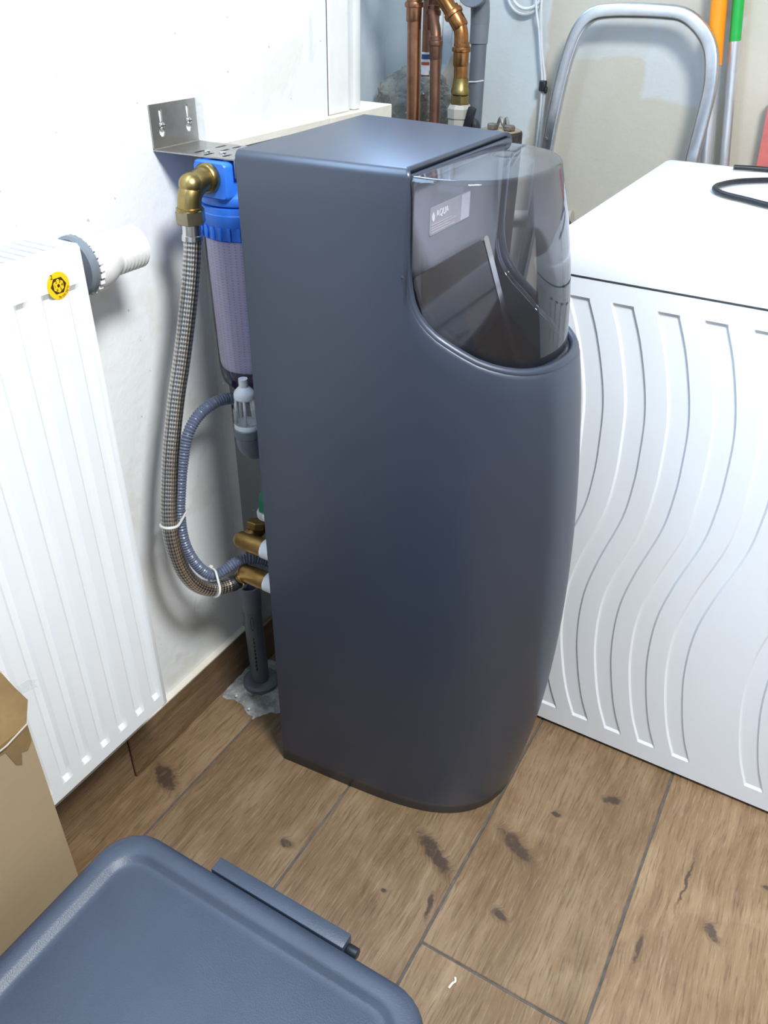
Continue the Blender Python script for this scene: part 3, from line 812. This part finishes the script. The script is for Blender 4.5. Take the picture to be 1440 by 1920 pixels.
obj('bowl_base', lathe([(.0462, .652), (.0445, .643), (.038, .634), (.030, .630), (.014, .629), (.012, .622), (.0, .6215)], (FXc, FYc, 0), seg=36, caps=False), 'bowl_base', wf)
obj('cartridge', lathe([(.020, .852), (.0470, .850), (.0480, .845), (.0455, .670), (.0440, .664), (.02, .662)], (FXc, FYc, 0), seg=36), 'wound', wf)
# brass elbow on the inlet
el = obj('brass_elbow', tube(arc_path((.0895, .232, .9265), (.088, .1935, .9285), (.088, .1935, .897), 12), .0145, 20), 'brass', wf)
el['label'] = 'brass elbow fitting'
obj('elbow_flange', lathe([(.0145, 0), (.0175, .001), (.0180, .004), (.0180, .009), (.0165, .011)], (.0895, .2335, .9265), (0, -1, 0), 24), 'brass', el)
obj('elbow_rim', lathe([(.0145, 0), (.0165, .0008), (.0165, .005), (.0145, .006)], (.088, .1935, .8995), (0, 0, -1), 24), 'brass', el)
obj('ball', lathe([(.0146*math.sin(PI*k/10), -.0146*math.cos(PI*k/10)) for k in range(11)], (.0884, .1995, .9235), seg=20, caps=False), 'brass', el)

# ------------------------------------------------------------------ braided supply hose
HP = [(.088, .1936, .874), (.088, .1911, .8539), (.087, .1826, .8158), (.085, .1677, .7641), (.082, .1512, .7106), (.08, .1344, .6631), (.08, .1132, .6002), (.08, .1015, .5555), (.082, .0896, .5101), (.085, .0839, .4689), (.088, .0891, .419), (.094, .1031, .3801), (.1, .1257, .3545), (.106, .1484, .3443), (.112, .167, .341)]
hs = thing('braided_hose', 'thick braided steel hose curving down from the brass elbow to the lower brass fitting', 'hose', (.088, .1, .34))
hpath = resample(catmull(HP, 10), .004)
obj('braid', tube(hpath, .0113, 20, caps=True), 'braid', hs)
obj('hex_nut', hexprism((.088, .1936, .8975), (0, 0, -1), .0185, .018), 'brass_nut', hs, smooth=False)
obj('ferrule', lathe([(.0105, 0), (.0115, .001), (.0115, .013), (.0125, .014), (.0128, .020), (.0112, .021)], (.088, .1936, .8795), (0, -.1, -1), 22), 'steel_shiny', hs)
_t = (hpath[-1]-hpath[-4]).normalized()
obj('ferrule', lathe([(.0118, -.004), (.0124, -.002), (.0124, .004), (.0113, .005), (.0113, .012)], hpath[-1], _t, 22), 'rubber', hs)
obj('hex_nut', hexprism(hpath[-1]+_t*.012, _t, .0135, .010), 'steel_shiny', hs, smooth=False)

# ------------------------------------------------------------------ corrugated drain hose
CP = [(.090, .290, .600), (.078, .262, .6125), (.068, .2282, .6190), (.062, .1957, .6120), (.06, .1672, .59), (.06, .149, .5509), (.062, .1354, .5137), (.064, .1256, .4783), (.07, .1203, .4359), (.076, .1271, .3992), (.085, .1398, .3708), (.095, .1513, .3622), (.105, .166, .3687), (.115, .1804, .3767), (.13, .1944, .3786), (.15, .2084, .3722), (.185, .222, .360)]
cpath = resample(catmull(CP, 10), .00115)
tag(obj('corrugated_hose', tube(cpath, lambda i, n, L: .0080+.0009*math.cos(2*PI*L/.0042), 12), plain('blue_grey_hose', (.105, .125, .185), .32, var=.05)), 'thin ribbed blue-grey drain hose looping behind the braided hose', 'hose')
# cable ties round both hoses
def tie(name, c1, c2, r1, r2, t, label):
    t = Vector(t).normalized(); c1, c2 = Vector(c1), Vector(c2); d = (c2-c1); d -= t*d.dot(t); L = d.length; d.normalize(); e = t.cross(d)
    pts = []
    for k in range(13): a = PI/2+PI*k/12; pts.append(c1+(d*math.cos(a)+e*math.sin(a))*(r1+.0014))
    for k in range(13): a = -PI/2+PI*k/12; pts.append(c1+d*L+(d*math.cos(a)+e*math.sin(a))*(r2+.0014))
    o = thing(name, label, 'cable tie', c1, 'nylon ties on the hoses')
    obj('strap', tube(pts, .0019, 8, closed=True), 'tie', o)
    q = c1+d*(L+r2+.004)
    obj('buckle', box(q.x-.003, q.x+.003, q.y-.003, q.y+.003, q.z-.0025, q.z+.0025, .0008, 1), 'tie', o)
def nearest(path, p):
    i = min(range(1, len(path)-1), key=lambda k: (path[k]-Vector(p)).length); return path[i], (path[i+1]-path[i-1]).normalized()
a1, t1_ = nearest(hpath, (.083, .087, .490)); b1, _ = nearest(cpath, a1)
tie('cable_tie', a1, b1, .0113, .0088, t1_, 'white cable tie halfway up, round braided and ribbed hose')
a2, t2_ = nearest(hpath, (.103, .137, .349)); b2, _ = nearest(cpath, a2)
tie('cable_tie', a2, b2, .0113, .0088, t2_, 'white cable tie at the lowest bend of the hoses')

# ------------------------------------------------------------------ air gap and waste elbow
AX, AY = .120, .226
ag = thing('air_gap', 'small white caged air gap over a grey pipe elbow', 'drain fitting', (AX, AY, .54))
obj('neck', lathe([(.0065, .668), (.0065, .656), (.009, .654), (.0135, .649), (.0150, .645), (.0150, .640), (.0125, .637)], (AX, AY, 0), seg=22), 'white_plastic', ag, angle=25)
for k in range(5):
    a = 2*PI*k/5+.3
    obj('cage_bar', tube([(AX+.0125*math.cos(a), AY+.0125*math.sin(a), .639), (AX+.0150*math.cos(a), AY+.0150*math.sin(a), .600)], .0021, 8), 'white_plastic', ag)
obj('cage_ring', lathe([(.0130, .602), (.0165, .601), (.0180, .598), (.0180, .592), (.0150, .590)], (AX, AY, 0), seg=24), 'white_plastic', ag)
obj('cup', lathe([(.0185, .626), (.0180, .612), (.0172, .600)], (AX, AY, 0), seg=22, caps=False), 'jar', ag)
obj('waste_elbow', tube([Vector((AX, AY, .592)), Vector((AX, AY, .575))]+arc_path((AX, AY, .572), (AX, AY+.002, .550), (AX, AY+.03, .549), 10)+[Vector((AX, AY+.11, .549))], .0172, 22), 'pvc_light', ag)
obj('rim', lathe([(.0172, .594), (.0192, .592), (.0192, .580), (.0174, .578)], (AX, AY, 0), seg=24), 'pvc_light', ag)

# ------------------------------------------------------------------ standpipe in the floor
PX, PY = .060, .264
sp = thing('drain_standpipe', 'upright grey plastic drain pipe coming out of the floor', 'pipe', (PX, PY, 0))
obj('pipe', tube([(PX, PY+.007, .0), (PX, PY+.004, .11), (PX, PY, .225)], .0165, 24), 'pvc', sp)
obj('socket', lathe([(.0165, -.028), (.0190, -.024), (.0190, .020), (.0180, .023), (.015, .0228), (.0148, .0)], (PX, PY, .225), seg=28), 'pvc_light', sp)
obj('floor_collar', lathe([(.0330, 0), (.0330, .014), (.0290, .018), (.019, .0185)], (PX, PY+.007, 0), seg=28), 'pvc_light', sp)
mk = bmesh.new()
for k in range(9):
    z = .135-k*.0095; x = PX+.0168*math.cos(-1.05); yv = PY+.004+.0168*math.sin(-1.05)
    box(x-.0008, x+.0008, yv-.002, yv+.002, z-.0028, z+.0022, bm=mk)
obj('print_marks', mk, 'pvc_mark', sp, smooth=False)
ov = [(PX+.0172*math.cos(-1.0+.16*math.cos(a)), PY+.002+.0172*math.sin(-1.0+.16*math.cos(a)), .172+.016*math.sin(a)) for a in [2*PI*k/24 for k in range(24)]]
obj('oval_mark', tube(ov, .0005, 5, closed=True), 'pvc_mark', sp)
# broken cement where the pipe leaves the floor
bm = bmesh.new(); ctr = bm.verts.new((PX, PY, .004)); prev = None; rings = []
for rr, zz in ((.034, .006), (.050, .006), (.064, .0022), (.074, -.0015)):
    rg = []
    for k in range(40):
        a = 2*PI*k/40; j = 1+.28*mnoise.noise(Vector((math.cos(a)*2.2, math.sin(a)*2.2, rr*30)))
        x = PX+.012+rr*j*math.cos(a)*1.15; yv = PY+.01+rr*j*math.sin(a)
        x = max(x, .012)
        rg.append(bm.verts.new((x, yv, zz+(.004*mnoise.noise(Vector((x*90, yv*90, 3))) if zz > 0 else 0))))
    rings.append(rg)
for k in range(40): bm.faces.new((ctr, rings[0][k], rings[0][(k+1) % 40]))
for a, b in zip(rings, rings[1:]):
    for k in range(40): bm.faces.new((a[k], b[k], b[(k+1) % 40], a[(k+1) % 40]))
o = obj('cement_patch', bm, 'cement', smooth=False); tag(o, 'rough broken cement patch around the drain pipe at the floor', 'cement', kind='stuff')
for k in range(10):
    a = random.random()*2*PI; rr = .055+random.random()*.03
    x, yv = PX+.02+rr*math.cos(a)*1.1, PY+rr*math.sin(a)
    if x < .03 or yv > .30 or .0 > yv: continue
    b = bmesh.new(); bmesh.ops.create_icosphere(b, subdivisions=1, radius=1)
    sc_ = .0015+.002*random.random()
    for v in b.verts: v.co = Vector((x, yv, .006+sc_*.6))+Vector((v.co.x*sc_*(.7+.6*random.random()), v.co.y*sc_*1.2, v.co.z*sc_*.7))
    tag(obj('cement_crumb', b, 'label_white', smooth=False), 'tiny white crumb on the broken cement by the drain pipe', 'crumb', 'crumbs at the drain pipe')

# ------------------------------------------------------------------ brass connections at the softener's back
def brass_conn(z, y, label, elb):
    t = thing('brass_connector', label, 'pipe fitting', (.16, y, z), 'brass connectors on the softener back')
    obj('brass_body', tube([(.128, y, z), (.150, y, z), (.172, y, z)], lambda i, n, L: (.0135, .0145, .0145)[i], 20), 'brass_raw', t)
    obj('end_ball', lathe([(.0135*math.sin(PI*k/10), -.0135*math.cos(PI*k/10)) for k in range(11)], (.130, y, z), seg=20, caps=False), 'brass_raw', t)
    obj('white_nut', lathe([(.0125, 0), (.0150, .001), (.0150, .030), (.013, .0302)], (.171, y, z), (1, 0, 0), 20), 'white_plastic', t)
    if elb == 'up':
        obj('side_outlet', tube(arc_path((.138, y, z), (.138, y+.022, z+.006), (.140, y+.050, z+.010), 8), .0125, 18), 'brass_raw', t)
        obj('top_nut', hexprism((.139, y+.022, z+.012), (0, .3, 1), .015, .012), 'brass_raw', t, smooth=False)
    else:
        obj('hose_tail', tube([(.132, y, z), (.120, y-.004, z-.010)], .0100, 16), 'brass_raw', t)
        obj('tail_ring', lathe([(.0100, 0), (.0118, .001), (.0118, .005), (.01, .006)], (.127, y-.002, z-.005), (-.75, -.2, -.6), 18), 'brass_raw', t)
brass_conn(.424, .180, 'upper brass fitting with white nut behind the softener', 'up')
brass_conn(.361, .180, 'lower brass fitting with white nut where the braided hose ends', 'down')
gk = thing('valve_knob', 'small green knob with grey collar half hidden behind the softener', 'knob', (.178, .19, .47))
obj('green_cap', lathe([(.010, .492), (.0165, .490), (.0165, .510), (.0120, .522), (.006, .523)], (.178, .192, 0), seg=6), 'green', gk, smooth=False)
obj('collar', lathe([(.010, .478), (.019, .480), (.0195, .486), (.017, .4905), (.008, .491)], (.178, .192, 0), seg=20), 'alu_matt', gk)
obj('stem', tube([(.184, .192, .40), (.184, .192, .479)], .0085, 12), 'offwhite_plastic', gk)

# ------------------------------------------------------------------ pipes in the back corner
def flange_pipe(name, label, pts, r, mat, beads, group, cat='pipe', seg=20):
    t = thing(name, label, cat, (pts[0][0], pts[0][1], pts[0][2]), group)
    obj('tube', tube(pts, r, seg), mat, t)
    for (c, ax, prof) in beads: obj('joint', lathe(prof, c, ax, seg), mat, t)
    return t
def joint(r): return [(r, -.028), (r*1.10, -.026), (r*1.10, -.004), (r*1.30, -.003), (r*1.36, .001), (r*1.30, .005), (r*1.12, .006), (r*1.10, .012), (r, .013)]
PG = 'copper pipes in the back corner'
Y1 = 1.050
flange_pipe('copper_pipe', 'thick straight copper pipe, leftmost of the pipes behind the softener', [(-.062, Y1, .30), (-.066, Y1, .90), (-.070, Y1, 1.05), (-.074, Y1, 1.5)], .0138, 'copper', [((-.0715, Y1, 1.083), (0, 0, 1), joint(.0138))], PG)
flange_pipe('copper_pipe', 'thinner brown copper pipe with a bend, second from left behind the softener', [(-.013, Y1, .30), (-.017, Y1, .90), (-.022, Y1, 1.02)]+arc_path((-.022, Y1, 1.03), (-.024, Y1+.004, 1.045), (-.036, Y1+.012, 1.062), 5)+[Vector((-.040, Y1+.02, 1.08)), Vector((-.040, Y1+.02, 1.5))], .0105, 'copper_dark', [((-.0215, Y1, 1.021), (0, 0, 1), joint(.0105)), ((-.039, Y1+.019, 1.070), (-.05, .1, 1), joint(.0112))], PG)
tp = flange_pipe('copper_pipe', 'slim dark copper pipe with a small white label, behind the bent one', [(-.093, 1.15, .845), (-.095, 1.15, 1.02), (-.098, 1.15, 1.5)], .0082, 'copper_dark', [], PG)
lbz = obj('paper_label', lathe([(.0086, .955), (.0086, .997)], (-.0945, 1.15, 0), seg=18, caps=False), 'label_white', tp)
obj('blue_print', lathe([(.0088, .984), (.0088, .993)], (-.0945, 1.15, 0), seg=18, caps=False), 'print_blue', lbz)
obj('red_print', lathe([(.0088, .973), (.0088, .979)], (-.0945, 1.15, 0), seg=18, caps=False), 'print_red', lbz)
op = [(.039, Y1, .845), (.037, Y1, .95), (.034, Y1, 1.015)]
opath = [Vector(q) for q in op]+arc_path((.033, Y1, 1.030), (.033, Y1, 1.048), (.018, Y1, 1.066), 6)+[Vector((-.008, Y1-.008, 1.098)), Vector((-.045, Y1-.048, 1.15)), Vector((-.11, Y1-.065, 1.235))]
ct = flange_pipe('copper_pipe', 'bright orange copper pipe bending to the left above a brass union', opath, .0135, 'copper_orange', [((.0345, Y1, 1.013), (0, 0, 1), joint(.0135)), ((.014, Y1, 1.071), (-.62, 0, .78), joint(.0138))], PG)
obj('brass_sleeve', lathe([(.0150, .936), (.0175, .937), (.0180, .945), (.0165, .948), (.0150, .965)], (.037, Y1, 0), seg=22), 'brass', ct)
obj('brass_hex', hexprism((.0375, Y1, .918), (0, 0, 1), .0195, .018), 'brass', ct, smooth=False)
obj('union_nut', lathe([(.019, .880), (.0225, .882), (.0225, .893), (.0245, .895), (.0250, .912), (.021, .919), (.012, .920)], (.038, Y1, 0), seg=8), 'offwhite_plastic', ct, smooth=False)
obj('union_tail', lathe([(.015, .845), (.0185, .847), (.0185, .879), (.0155, .881)], (.038, Y1, 0), seg=22), 'offwhite_plastic', ct)
# grey waste pipe
GX, GY = .041, 1.115
gp = thing('waste_pipe', 'grey plastic waste pipe with a wide elbow opening near the ceiling side', 'pipe', (GX, GY, 0))
gp['label'] = 'grey plastic waste pipe with a round elbow, right of the copper pipes'
obj('pipe', tube([(GX+.008, GY, .0), (GX, GY, 1.03)], .0155, 24), 'pvc', gp)
obj('socket', lathe([(.0155, 1.019), (.0180, 1.021), (.0182, 1.05), (.0180, 1.062)], (GX-.001, GY, 0), seg=26), 'pvc_light', gp)
obj('elbow', tube(arc_path((GX-.001, GY, 1.055), (GX-.001, GY-.002, 1.108), (GX-.003, GY-.032, 1.112), 10), .0185, 26), 'pvc_light', gp)
obj('elbow_mouth', lathe([(.0215, 0), (.0285, .002), (.0300, .008), (.0300, .022), (.0285, .023), (.0275, .0205), (.0, .020)], (GX-.002, GY-.026, 1.110), (.10, -1, .10), 30, caps=False), 'pvc_light', gp)
obj('tie', tube([(GX-.03, GY-.018, .953), (GX-.012, GY-.0185, .954), (GX+.006, GY-.0175, .955), (GX+.017, GY-.004, .957)], .0014, 6), 'cable_white', gp)
# black stop valve handle
bv = thing('stop_valve', 'small black valve handle in front of the grey waste pipe', 'valve', (.066, 1.04, .86))
obj('handle', box(.058, .074, 1.034, 1.046, .876, .918, .003, 2, rot=Matrix.Rotation(.25, 3, 'Y')), 'black', bv)
obj('hub', lathe([(.012, 0), (.015, .002), (.015, .018), (.010, .021)], (.064, 1.066, .880), (0, -1, 0), 16), 'black', bv)
obj('screw', lathe([(.005, 0), (.004, .002), (0, .003)], (.064, 1.0455, .880), (0, -1, 0), 10), 'steel_shiny', bv)
obj('stem', tube([(.064, 1.056, .84), (.064, 1.056, .872)], .009, 12), 'black', bv)
obj('lower_pipe', tube([(.064, 1.056, .0), (.064, 1.056, .842)], .010, 12), 'copper_dark', bv)
# wooden post with metal bits on it
LX, LY = .150, 1.00
lg = thing('wooden_post', 'round dark wooden post standing behind the softener dome', 'post', (LX, LY, 0))
b = bmesh.new(); loops = []
for zz, sc_ in ((0, 1.), (.4, .98), (.84, 1.0), (.884, .99), (.888, .96)):
    loops.append([Vector((LX+.041*sc_*(1+.07*mnoise.noise(Vector((math.cos(a)*2, math.sin(a)*2, zz*3))))*math.cos(a), LY+.041*sc_*(1+.07*mnoise.noise(Vector((math.cos(a)*2+5, math.sin(a)*2, zz*3))))*math.sin(a), zz)) for a in [2*PI*k/26 for k in range(26)]])
obj('bark', loft(loops), 'bark', lg)
obj('cut_top', lathe([(.039, .8875), (.038, .8895), (0, .890)], (LX, LY, 0), seg=26, caps=False), 'cutwood', lg)
def rustnut(x, y, z, r, h, ax, label, nm='rusty_nut'):
    tag(obj(nm, hexprism((x, y, z), ax, r, h), 'rust', smooth=False), label, 'nut', 'metal bits on the wooden post')
rustnut(LX-.012, LY-.010, .8902, .011, .010, (0, 0, 1), 'dark rusty nut lying on the left of the wooden post top')
rustnut(LX+.020, LY-.006, .8902, .012, .009, (0, 0, 1), 'pale grey nut lying on the right of the wooden post top')
o = obj('wing_nut', tube(catmull([(LX-.012, LY+.012, .893), (LX-.006, LY+.010, .908), (LX+.002, LY+.008, .896), (LX+.008, LY+.006, .909), (LX+.014, LY+.004, .893)], 5), .0032, 8), 'steel')
tag(o, 'small shiny wing-shaped clip between the nuts on the wooden post', 'clip', 'metal bits on the wooden post')
# crumpled plastic bag
b = bmesh.new(); bmesh.ops.create_icosphere(b, subdivisions=5, radius=1)
for v in b.verts:
    n_ = v.co.normalized(); k = 1+.16*mnoise.noise(n_*2.2)+.10*abs(mnoise.noise(n_*5))+.05*mnoise.noise(n_*13)
    q = Vector((n_.x*.090, n_.y*.052, n_.z*.062))*k
    v.co = Vector((-.125, 1.165, .900))+q
    v.co.z = max(v.co.z, .846)
tag(obj('plastic_bag', b, 'film', angle=25), 'crumpled clear plastic bag behind the copper pipes', 'plastic bag')
# beige board leaning behind the pipes
tag(obj('beige_board', box(-.105, -.035, 1.226, 1.234, .846, .99, .001, 1, rot=Matrix.Rotation(.50, 3, 'Y') @ Matrix.Rotation(0, 3, 'X')), 'beige_board', smooth=False), 'small beige board leaning crookedly against the back corner', 'board')
# green cloth at the top of the bent pipe
b = bmesh.new(); bmesh.ops.create_icosphere(b, subdivisions=4, radius=1)
for v in b.verts:
    n_ = v.co.normalized(); k = 1+.35*mnoise.noise(n_*2.5)+.2*mnoise.noise(n_*6)
    v.co = Vector((-.043, 1.035, 1.112))+Vector((n_.x*.018, n_.y*.012, n_.z*.020))*k
tag(obj('green_rag', b, 'leaf'), 'scrap of dull green cloth tied round the bent copper pipe', 'rag')
# conduit stub on the back wall, low
tag(obj('wall_conduit', tube([(.02, 1.236, .665), (.15, 1.236, .680), (.240, 1.236, .692)], .013, 16), 'beige_board'), 'short beige conduit low on the back wall beside the dome', 'conduit')

# ------------------------------------------------------------------ white cables on the back wall
YW = 1.236
def cab(name, pts, r, label, grp='white cables on the back wall'):
    return tag(obj(name, tube(catmull(pts, 8), r, 8), 'cable_white'), label, 'cable', grp)
coil = [(.082+.040*math.cos(a), YW, 1.108+.040*math.sin(a)) for a in [2*PI*k/28 for k in range(28)]]
tag(obj('coiled_cable', tube(coil, .0034, 8, closed=True), 'cable_white'), 'thin white cable coil on the wall right of the grey pipe, outer loop', 'cable', 'white cables on the back wall')
coil = [(.086+.034*math.cos(a), YW-.004, 1.110+.033*math.sin(a)) for a in [2*PI*k/28 for k in range(28)]]
tag(obj('coiled_cable', tube(coil, .0034, 8, closed=True), 'cable_white'), 'thin white cable coil on the wall right of the grey pipe, inner loop', 'cable', 'white cables on the back wall')
cab('hanging_cable', [(.098, YW-.006, 1.25), (.106, YW-.006, 1.10), (.120, YW-.006, 1.04), (.130, YW-.005, .99), (.136, YW-.004, .96), (.139, YW-.004, .93), (.141, YW-.004, .86), (.138, YW-.004, .6)], .0026, 'left of two white cables hanging down beside the stepladder')
cab('hanging_cable', [(.118, YW-.008, 1.25), (.119, YW-.008, 1.10), (.126, YW-.006, 1.03), (.134, YW-.005, .99), (.142, YW-.004, .96), (.145, YW-.004, .93), (.147, YW-.004, .86), (.150, YW-.004, .6)], .0026, 'right of two white cables hanging down beside the stepladder')
ck = thing('cable_clip', 'small black clip holding the two hanging white cables', 'clip', (.142, YW-.006, .94))
obj('clip_body', box(.1345, .1475, YW-.014, YW+.001, .933, .953, .002, 1), 'black', ck)
obj('clip_tab', box(.146, .1515, YW-.012, YW-.002, .929, .942, .002, 1), 'black', ck)

# ------------------------------------------------------------------ stepladder
ld = thing('stepladder', 'aluminium stepladder frame leaning against the beige wall', 'ladder', (.3, 1.19, 0))
LP = [(.120, 1.140, 0), (.160, 1.158, .50), (.184, 1.172, .80), (.189, 1.176, .88), (.196, 1.182, .96), (.204, 1.185, 1.010), (.217, 1.187, 1.050), (.240, 1.189, 1.074), (.275, 1.190, 1.081), (.32, 1.190, 1.083), (.37, 1.190, 1.083), (.410, 1.190, 1.079), (.445, 1.188, 1.058), (.468, 1.186, 1.030), (.479, 1.183, .995), (.483, 1.181, .96), (.4815, 1.177, .90), (.4785, 1.172, .82), (.468, 1.158, .50), (.455, 1.140, 0)]
sect = [(x/.0115, y/.0115) for x, y in rounded_rect(-.0085, .0085, -.0125, .0125, .005, 3)]
obj('rail', tube(resample(catmull(LP, 8), .012), .0115, bm=None, sect=sect), 'alu', ld)
for zz in (.12, .36):
    t_ = zz/.5
    obj('step', box(.120+.04*t_+.006, .455+.013*t_-.006, 1.128, 1.160, zz, zz+.02, .003, 1), 'alu', ld)
obj('rivet', lathe([(.0042, 0), (.003, .002), (0, .0025)], (.186, 1.160, .855), (-.2, -1, 0), 10), 'rust', ld)
# handles
def handle(label, p0, p1, r, zg, grip, name, seam=None):
    t = thing(name, label, 'broom handle', p0, 'broom handles against the back wall')
    p0, p1 = Vector(p0), Vector(p1); d = p1-p0
    pg = p0+d*((zg-p0.z)/d.z)
    obj('tube', tube([p0, pg+d.normalized()*.01], r, 22), 'alu_matt', t)
    obj('grip', tube([pg, p1], r*1.10, 22), grip, t)
    if seam:
        q = p0+d*((seam-p0.z)/d.z); obj('sleeve', tube([q, pg], r*1.05, 22), 'alu_matt', t)
handle('thick aluminium broom handle with orange grip beside the stepladder', (.620, 1.190, 0.0), (.440, 1.215, 1.25), .0128, 1.001, 'orange', 'broom_handle')
handle('thin aluminium broom handle with green grip right of the orange one', (.662, 1.200, 0.0), (.470, 1.222, 1.25), .0092, 1.041, 'green_grip', 'broom_handle', .955)
tag(obj('red_board', loft([[Vector((.585+a, 1.215+c, 0)) for a, c in ((.06, 0), (.14, 0), (.14, .02), (.06, .02))], [Vector((.585+a, 1.215+c, .95)) for a, c in ((.0, 0), (.08, 0), (.08, .02), (.0, .02))]]), 'red', smooth=False), 'dull red board leaning at the right edge behind the machine', 'board')

# ------------------------------------------------------------------ cardboard box
bx = thing('cardboard_box', 'tall brown cardboard box with torn taped top in front of the radiator', 'box', (.15, -.45, 0))
CX0, CX1, CY0, CY1, CZ = .115, .190, -.72, -.252, .475
obj('front_panel', box(CX1-.004, CX1, CY0, CY1, 0, CZ, .0008, 1), 'card', bx, smooth=False)
obj('back_panel', box(CX0, CX0+.004, CY0, CY1, 0, CZ-.01, .0008, 1), 'card', bx, smooth=False)
obj('end_panel', box(CX0+.0045, CX1-.0045, CY1-.005, CY1-.001, 0, CZ-.02, .0008, 1), 'card', bx, smooth=False)
obj('end_panel', box(CX0+.0045, CX1-.0045, CY0+.001, CY0+.005, 0, CZ-.02, .0008, 1), 'card', bx, smooth=False)
# torn flap, bent outwards over the front edge, partly covered in tape
fe = [(CY1-.001, 0), (CY1+.012, .022), (CY1+.006, .045), (CY1+.002, .066), (CY1-.004, .080), (CY1-.010, .082), (CY1-.018, .068), (CY1-.032, .058), (CY1-.06, .062), (CY1-.10, .05), (CY1-.14, .0)]
def flap(y, h, off=0): return Vector((CX1-.004-h*.30+off, y, CZ+h*.92))
obj('torn_flap', loft([[flap(y, h) for y, h in fe], [flap(y, h, .004) for y, h in fe]]), 'tape', bx, smooth=False)
te = [(CY1-.0005, 0), (CY1-.002, -.026), (CY1-.009, -.034), (CY1-.016, -.030), (CY1-.020, -.046), (CY1-.026, -.040), (CY1-.032, -.014), (CY1-.055, -.010), (CY1-.09, -.012), (CY1-.10, 0)]
obj('tape_strip', loft([[Vector((CX1+.0001, y, CZ+h)) for y, h in te], [Vector((CX1+.0007, y, CZ+h)) for y, h in te]]), 'tape', bx, smooth=False)
obj('crease', tube([flap(CY1-.001, .0, .005), flap(CY1-.03, -.004, .0062), flap(CY1-.08, -.003, .006)], .0011, 6), 'paper', bx)
rag = [flap(y, h, .002) for y, h in fe[3:9]]
obj('torn_edge', tube(resample(rag, .004), lambda i, n, L: .0018+.0012*abs(mnoise.noise(Vector((L*300, 1, 2)))), 6), 'paper', bx)
obj('tape_end', loft([[flap(CY1+.010+y, .030+h, .001) for y, h in ((0, 0), (.018, -.004), (.017, .001), (.021, .003), (.012, .009), (0, .012))], [flap(CY1+.010+y, .030+h, .0016) for y, h in ((0, 0), (.018, -.004), (.017, .001), (.021, .003), (.012, .009), (0, .012))]]), 'film_card', bx, smooth=False)

# ------------------------------------------------------------------ storage bin with lid
LX0, LX1, LY0, LY1, LZ = .2525, .6685, -.545, -.2055, .300
bn = thing('storage_bin', 'dark grey plastic storage bin with a ridged lid in the foreground', 'bin', ((LX0+LX1)/2, (LY0+LY1)/2, 0))
def rr_(d, r): return rounded_rect(LX0+d, LX1-d, LY0+d, LY1-d, max(r-d*.6, .006), 8)
obj('container', loft([[Vector((x, y, z)) for x, y in rr_(d, .045)] for d, z in ((.045, 0), (.040, .004), (.016, .262), (.014, .272))]), 'bin', bn)
lidp = [(.006, .270), (.001, .272), (0, .278), (.0, .290), (.002, .2965), (.007, .2995), (.012, .3000), (.021, .2995), (.026, .2975), (.030, .2935), (.034, .2925), (.040, .2930), (.10, .2955)]
obj('lid', loft([[Vector((x, y, z)) for x, y in rr_(d, .048)] for d, z in lidp]), 'bin', bn, angle=60)
hg = obj('hinge_bar', box(.376, .553, LY1+.0005, LY1+.0185, .277, .2965, .002, 2), 'bin', bn)
obj('hinge_pin', lathe([(.0055, 0), (.0062, .001), (.0062, .012), (.005, .013)], (.5535, LY1+.009, .283), (1, 0, 0), 14), 'black', hg)
obj('hinge_slot', box(.370, .5665, LY1+.0002, LY1+.004, .266, .2765), 'black', hg, smooth=False)
# paper scrap on the floor
tag(obj('paper_scrap', tube(catmull([(.618, -.048, .002), (.620, -.040, .0032), (.622, -.036, .0022), (.6195, -.031, .002)], 4), .0014, 6), 'label_white'), 'tiny curled white paper scrap on the floor planks', 'scrap')
